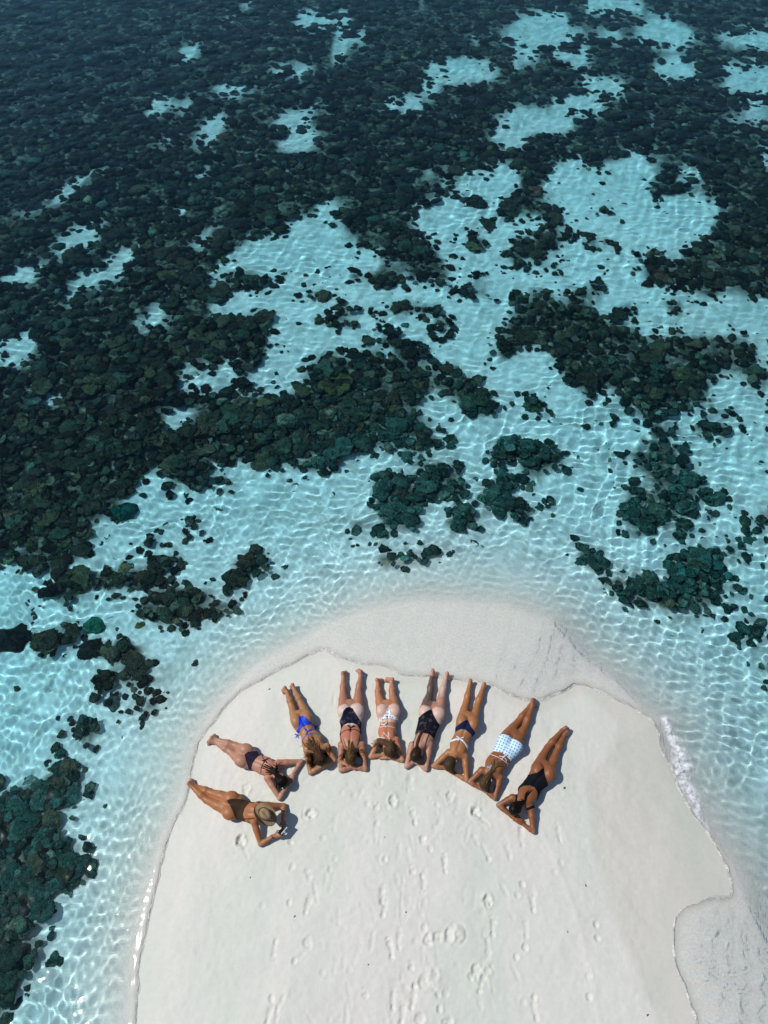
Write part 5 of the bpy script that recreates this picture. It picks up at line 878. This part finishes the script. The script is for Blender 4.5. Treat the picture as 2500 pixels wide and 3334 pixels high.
    for bd in p.get('bands', []):
        a, w = J['elbow' + bd['arm']], J['wrist' + bd['arm']]; d = unit(w - a); c = a + (w - a) * bd['t']; e1 = unit(np.cross(d, [0, 0, 1])); e2 = np.cross(d, e1); rad = .040 - .011 * bd['t']
        q = [c + rad * (e1 * math.cos(t) + e2 * math.sin(t)) for t in np.linspace(0, 2 * math.pi, 18)]
        pt = Parts(); pt.add(*tube(q, .0045, 6)); child('bracelet', pt.mesh('bracelet'), MAT[bd['mat']])
    # hair: a cap that follows the skull, combed strands on it, and loose locks lying over the back
    hd = J['head']; hc, h2 = np.array(p['hair']), np.array(p['hair2']); rr = np.random.default_rng(len(p['label']))
    hf = Field(hd - .16, hd + .16, .0075); ca = [crown, face, ear]
    hf.ell(hd + crown * .018 - face * .016, ca, [.110, .104, .088], .01); hf.ell(hd - crown * .05 - face * .045, ca, [.06, .055, .066], .02)
    q = np.stack(np.meshgrid(*hf.ax, indexing='ij'), -1) - hd; fr = q @ face; cr = q @ crown; er = q @ ear
    hf.F = np.maximum(hf.F, (fr - .045 - .55 * np.clip(cr - .03, -.06, .1)).astype(np.float32))
    hv, hq = hf.mesh(); hv = smooth_mesh(hv, hq, 1)
    rel = hv - hd; ang = np.arctan2(rel @ ear, rel @ crown + .02)
    stripe = np.sin(ang * 38 + 9 * vnoise(hv[:, 0], hv[:, 1], .02, 3)) * .5 + .5
    hn = vnormals(hv, hq); hv = hv + hn * (stripe[:, None] * .005 - .002)
    pt = Parts(); pt.add(hv, hq, hc * (.7 + .5 * stripe[:, None]) + (h2 - hc) * .35 * (stripe[:, None] ** 2))
    hb = BVHTree.FromPolygons(hv.tolist(), hq.tolist())
    def htop(x, y, lift):
        h = hb.ray_cast(Vector((x, y, 3)), Vector((0, 0, -1))); z = top(x, y, lift)
        return max(z, h[0].z + lift) if h[0] is not None else z
    start = hd + crown * .03 - face * .09
    for lk in p['locks']:
        path = [start[:2]] + [np.array(t) for t in lk['to']]
        if lk.get('braid'):
            base = bez([np.array(t) for t in lk['to']], 34)
            for ph in range(3):
                q = []
                for i, (x, y) in enumerate(base):
                    t = i / 33; d = unit(base[min(i + 1, 33)] - base[max(i - 1, 0)]); n2 = np.array([-d[1], d[0]]); a = t * 30 + ph * 2.094
                    o = n2 * .016 * math.sin(a); q.append((x + o[0], y + o[1], htop(x + o[0], y + o[1], .010 + .007 * math.cos(2 * a))))
                pt.add(*tube(q, .013 * np.linspace(1, .55, 34), 6), hc * (1.1 + .3 * ph))
            continue
        for i in range(lk['n']):
            off = rr.normal(0, lk['w'] * .5, 2); ln = .75 + .35 * rr.random(); pp = [path[0] + rr.normal(0, .028, 2)]
            for j, t in enumerate(path[1:]):
                w = (j + 1) / (len(path) - 1); pp.append(path[0] + (t - path[0]) * (ln if j == len(path) - 2 else 1) + off * w)
            q = bez(pp, 15); d = unit(q[-1] - q[0]); n2 = np.array([-d[1], d[0]])
            amp = (.016 if lk.get('wavy') else .004) * (.6 + .8 * rr.random()); ph = rr.random() * 6
            q = q + n2[None] * (amp * np.sin(np.linspace(0, 9 + 5 * rr.random(), 15) + ph) * np.linspace(.1, 1, 15))[:, None]
            r0 = lk.get('r', .0085) * (.7 + .6 * rr.random())
            q3 = np.array([(x, y, htop(x, y, r0 * .5 + .006 * rr.random())) for x, y in q]); q3[:, 2] = np.convolve(np.r_[q3[0, 2], q3[:, 2], q3[-1, 2]], np.ones(3) / 3, 'valid')
            w = np.linspace(0, 1, 15)
            cw = hc + (h2 - hc) * np.clip(rr.random() * .9, 0, 1)
            tv, tf = tube(q3, r0 * np.interp(w, [0, .25, .7, 1], [.9, 1.1, .9, .15]), 5)
            cl2 = np.repeat(cw[None] * (.75 + .5 * rr.random()) + (h2 - hc)[None] * .4 * w[:, None] ** 2, 5, 0); pt.add(tv, tf, cl2)
    hair = child('hair', pt.mesh('hair'), HAIR)
    for o in body.children:
        if o.name.startswith(('strap', 'tie_bow', 'bracelet', 'hair')): o.location = -Vector(org)
    return body, J, crown, face, ear

FIG = {}
for p in PEOPLE: FIG[p['id']] = build_person(p)

# ---------------------------------------------------------------- straw hat worn by the figure at the lower left
def build_hat():
    hx, J, crown, face, ear = FIG['hat']; c = J['head'] + crown * .055
    up = unit(crown); fw = unit(np.array([.30, -.95, 0]) * 0 + face - up * (face @ up)); sd = np.cross(up, fw)
    root = bpy.data.objects.new('straw_hat', None); COL.objects.link(root); root.location = c
    def surf(name, prof, mat, crease=False, brim=False):
        seg = 48; V = []; n = len(prof)
        for i, (r, z) in enumerate(prof):
            for j in range(seg):
                a = 2 * math.pi * j / seg; ru = r * (1.15 if not brim else 1.04) ; x = ru * math.cos(a); y = r * math.sin(a) * (.90 if not brim else .98 - 2.8 * max(0, r - .09)); zz = z
                if crease and i > n - 6: zz -= .030 * math.exp(-(y / .022) ** 2) * (i - n + 6) / 5; 
                if crease: y *= 1 - .25 * max(0, math.cos(a)) * (z / .12)
                if brim: zz += .075 * (abs(math.sin(a)) ** 2.2) * (max(0, r - .09) / .10) ** 1.5 - .03 * (math.cos(a) ** 2) * ((r - .09) / .10)
                V.append(fw * x + sd * y + up * zz)
        F = [(i * seg + j, i * seg + (j + 1) % seg, (i + 1) * seg + (j + 1) % seg, (i + 1) * seg + j) for i in range(n - 1) for j in range(seg)]
        return add_obj(name, make_mesh(name, np.array(V), np.array(F)), mat, root)
    m, nt, b = new_mat('woven_straw'); k = N(nt); O = k.vec(); wv = k.n('TexWave'); wv.inputs['Scale'].default_value = 60; wv.inputs['Distortion'].default_value = 3; k.l(O, wv.inputs['Vector']); nz = k.noise(18, 4, O)
    c0 = k.mix(nz.outputs[0], (.21, .135, .065), (.47, .33, .18)); k.l(k.mix(k.math('MULTIPLY', wv.outputs[0], .5), c0, (.10, .055, .025)), b.inputs['Base Color']); b.inputs['Roughness'].default_value = .75
    k.l(k.bump(wv.outputs[0], .5, .003), b.inputs['Normal'])
    dark = simple_mat('dark_hat_trim', (.035, .016, .010), .6)
    surf('crown', [(.088, 0), (.088, .03), (.085, .06), (.080, .085), (.072, .104), (.058, .115), (.040, .119), (.02, .121), (.001, .121)], m, crease=True)
    bm = [(.086, .0), (.10, -.004), (.12, -.006), (.14, -.006), (.16, -.004), (.178, 0), (.19, .004)]
    surf('brim', bm + [(r, z - .004) for r, z in bm[::-1]], m, brim=True)
    surf('brim_edge', [(.187, .006), (.191, .0075), (.194, .004), (.191, .0005), (.187, -.001)], dark, brim=True)
    surf('hat_band', [(.0895, .004), (.0905, .008), (.0895, .018), (.088, .020)], dark)
    pt = Parts(); cc = fw * .095 * 1.18 + up * .012; q = [cc + .008 * (sd * math.cos(t) + up * math.sin(t)) for t in np.linspace(0, 6.28, 10)]
    pt.add(*tube(q, .005, 6)); add_obj('concho', pt.mesh('concho'), simple_mat('silver_concho', (.6, .65, .7), .25, spec=.8), root)
    tag(root, 'brown woven straw cowboy hat on the person at the lower left', 'hat')
build_hat()

# ---------------------------------------------------------------- phone held in both hands
def build_phone():
    a, b2 = [np.array([x, y, z + float(sand_z(np.array([x]), np.array([y]))[0])]) for x, y, z in PHONE]
    _, J, crown, face, ear = FIG['hat']
    c = (a + b2) / 2; lx = unit(a - b2); tow = unit(unit(J['head'] - c) + np.array([0, 0, .75])); nz = unit(tow - lx * (tow @ lx)); ly = np.cross(nz, lx)
    if ly[2] < 0: ly = -ly
    root = bpy.data.objects.new('phone', None); COL.objects.link(root); root.location = c
    def slab(name, cx, cy, cz, hx, hy, hz, mat, bev=.003):
        bm = bmesh.new(); bmesh.ops.create_cube(bm, size=2)
        for v in bm.verts: v.co = Vector((v.co.x * hx, v.co.y * hy, v.co.z * hz))
        bmesh.ops.bevel(bm, geom=bm.edges[:], offset=min(bev, hz * .8), segments=2, affect='EDGES')
        for v in bm.verts:
            w = lx * (v.co.x + cx) + ly * (v.co.y + cy) + nz * (v.co.z + cz); v.co = Vector(w)
        bmesh.ops.recalc_face_normals(bm, faces=bm.faces); me = bpy.data.meshes.new(name); bm.to_mesh(me); bm.free(); return add_obj(name, me, mat, root)
    white = simple_mat('white_phone_case', (.72, .76, .84), .35); blk = simple_mat('black_glass', (.008, .009, .014), .12, spec=.6)
    body_ = slab('case', 0, 0, -.006, .082, .041, .012, white, .006)
    slab('screen', 0, 0, .0075, .076, .035, .002, blk, .001)
    for sx in (-1, 1): slab('end_grip', sx * .075, .003, -.006, .009, .0405, .0135, blk, .003)
    slab('camera_lens', .055, .022, -.0155, .012, .012, .0025, blk, .001)
    tag(root, 'white phone with black ends held up in both hands of the hat wearer', 'phone')
build_phone()

# ---------------------------------------------------------------- sunglasses on the figure with the checked bikini
def build_glasses():
    _, J, crown, face, ear = FIG['check']; hd = J['head']; o = hd + face * .10 + crown * -.002
    root = bpy.data.objects.new('sunglasses', None); COL.objects.link(root); root.location = o
    blk = simple_mat('dark_plum_frame', (.03, .008, .016), .3, spec=.5); lens = simple_mat('dark_lens', (.012, .009, .012), .1, spec=.7)
    for s in (-1, 1):
        cc = ear * s * .034; q = [cc + ear * .029 * math.cos(t) + crown * .023 * math.sin(t) - face * .012 * abs(s * math.cos(t)) for t in np.linspace(0, 2 * math.pi, 20)]
        pt = Parts(); pt.add(*tube(q, .0035, 6)); add_obj('rim', pt.mesh('rim'), blk, root)
        v = np.array([cc] + q[:-1]); add_obj('lens', make_mesh('lens', v, [(0, i + 1, (i + 1) % 19 + 1) for i in range(19)]), lens, root)
        pt = Parts(); pt.add(*tube([ear * s * .062 - face * .008, ear * s * .082 - face * .05, ear * s * .092 - face * .11 - crown * .004], .0035, 6)); add_obj('temple', pt.mesh('temple'), blk, root)
    pt = Parts(); pt.add(*tube([ear * -.008 + crown * .004, crown * .008 + face * .003, ear * .008 + crown * .004], .003, 6)); add_obj('bridge', pt.mesh('bridge'), blk, root)
    tag(root, 'dark sunglasses on the face of the person in the checked bikini', 'sunglasses')
build_glasses()

# ---------------------------------------------------------------- pebbles and shell bits on the sand
PB = ['dark grey pebble on the sand right of the black one-piece', 'small dark pebble on the bare sand at the left', 'dark pebble left of the lower footprints', 'dark chip beside the footprints in the middle',
  'tiny dark chip on the sand near the bottom middle', 'tiny chip below the middle of the arc', 'dark pebble on the damp sand line at the right', 'dark pebble at the bottom right by the wash', 'small chip on the sand at the right', 'twig-like dark chip near the top left shoreline']
pmat = simple_mat('pebble', (.07, .065, .06), .8, .4, 40)
for (x, y, s), lb in zip(PEBBLES, PB):
    v, f = coral_shape(int(abs(x * 1000)), 'boulder', 8, 4)
    o = add_obj('pebble', make_mesh('pebble', v, f), pmat, loc=(x, y, float(sand_z(np.array([x]), np.array([y]))[0]) - .2 * s)); o.scale = (s, s * .7, s * .7); o.rotation_euler.z = x * 9
    tag(o, lb, 'pebble', 'pebbles on the sand')

# ---------------------------------------------------------------- foam where the wash meets the beach
def build_foam():
    """a thin line of spent bubbles along the front of the wash"""
    # broken bubble line along the front of the wash
    pth = WASH_FRONT; tn = np.gradient(pth, axis=0); tn /= np.linalg.norm(tn, axis=1, keepdims=True) + 1e-9; nr = np.stack([tn[:, 1], -tn[:, 0]], 1)
    probe = poly_sd(WATER_EDGE, pth[:, 0] + nr[:, 0] * .2, pth[:, 1] + nr[:, 1] * .2); nr = np.where((probe > 0)[:, None], nr, -nr)
    w = .007 + .010 * sstep(.42, .66, fbm(pth[:, 0], pth[:, 1], .22, 33, 3)); V2 = []
    for u, hz in ((-1.6, -.003), (-.7, .001), (.2, .003), (1.1, .003), (2.0, -.003)):
        q = pth + nr * (w * u)[:, None]; q = q + np.random.default_rng(int(u * 10) + 99).normal(0, .003, q.shape)
        V2.append(np.c_[q, np.maximum(sand_z(q[:, 0], q[:, 1]), 0) + .004 + hz + .50 * np.clip(w * max(u, 0), 0, .02)])
    n1 = 0; V2 = np.stack(V2, 1); m_ = len(pth); F2 = []
    for i in range(m_ - 1):
        for j in range(4):
            a0 = n1 + i * 5 + j; F2 += [(a0, a0 + 1, a0 + 6), (a0, a0 + 6, a0 + 5)]
    me = make_mesh('sea_foam', V2.reshape(-1, 3), np.array(F2))
    m, nt, b = new_mat('foam'); k = N(nt); nz = k.noise(60, 4, k.pos(), .7); br = k.noise(7, 3, k.pos())
    k.l(k.mix(nz.outputs[0], (.56, .55, .52), (.70, .69, .665)), b.inputs['Base Color']); b.inputs['Roughness'].default_value = .7
    k.l(k.bump(nz.outputs[0], .6, .006), b.inputs['Normal'])
    k.l(k.math('MULTIPLY', k.ramp(nz.outputs[0], [(.36, (.4, .4, .4)), (.55, (1, 1, 1))]).outputs[0], k.ramp(br.outputs[0], [(.38, (.25, .25, .25)), (.6, (1, 1, 1))]).outputs[0]), b.inputs['Alpha'])
    tag(add_obj('sea_foam', me, m), 'thin pale line of spent foam along the front of the wash', 'foam', kind='stuff')
build_foam()
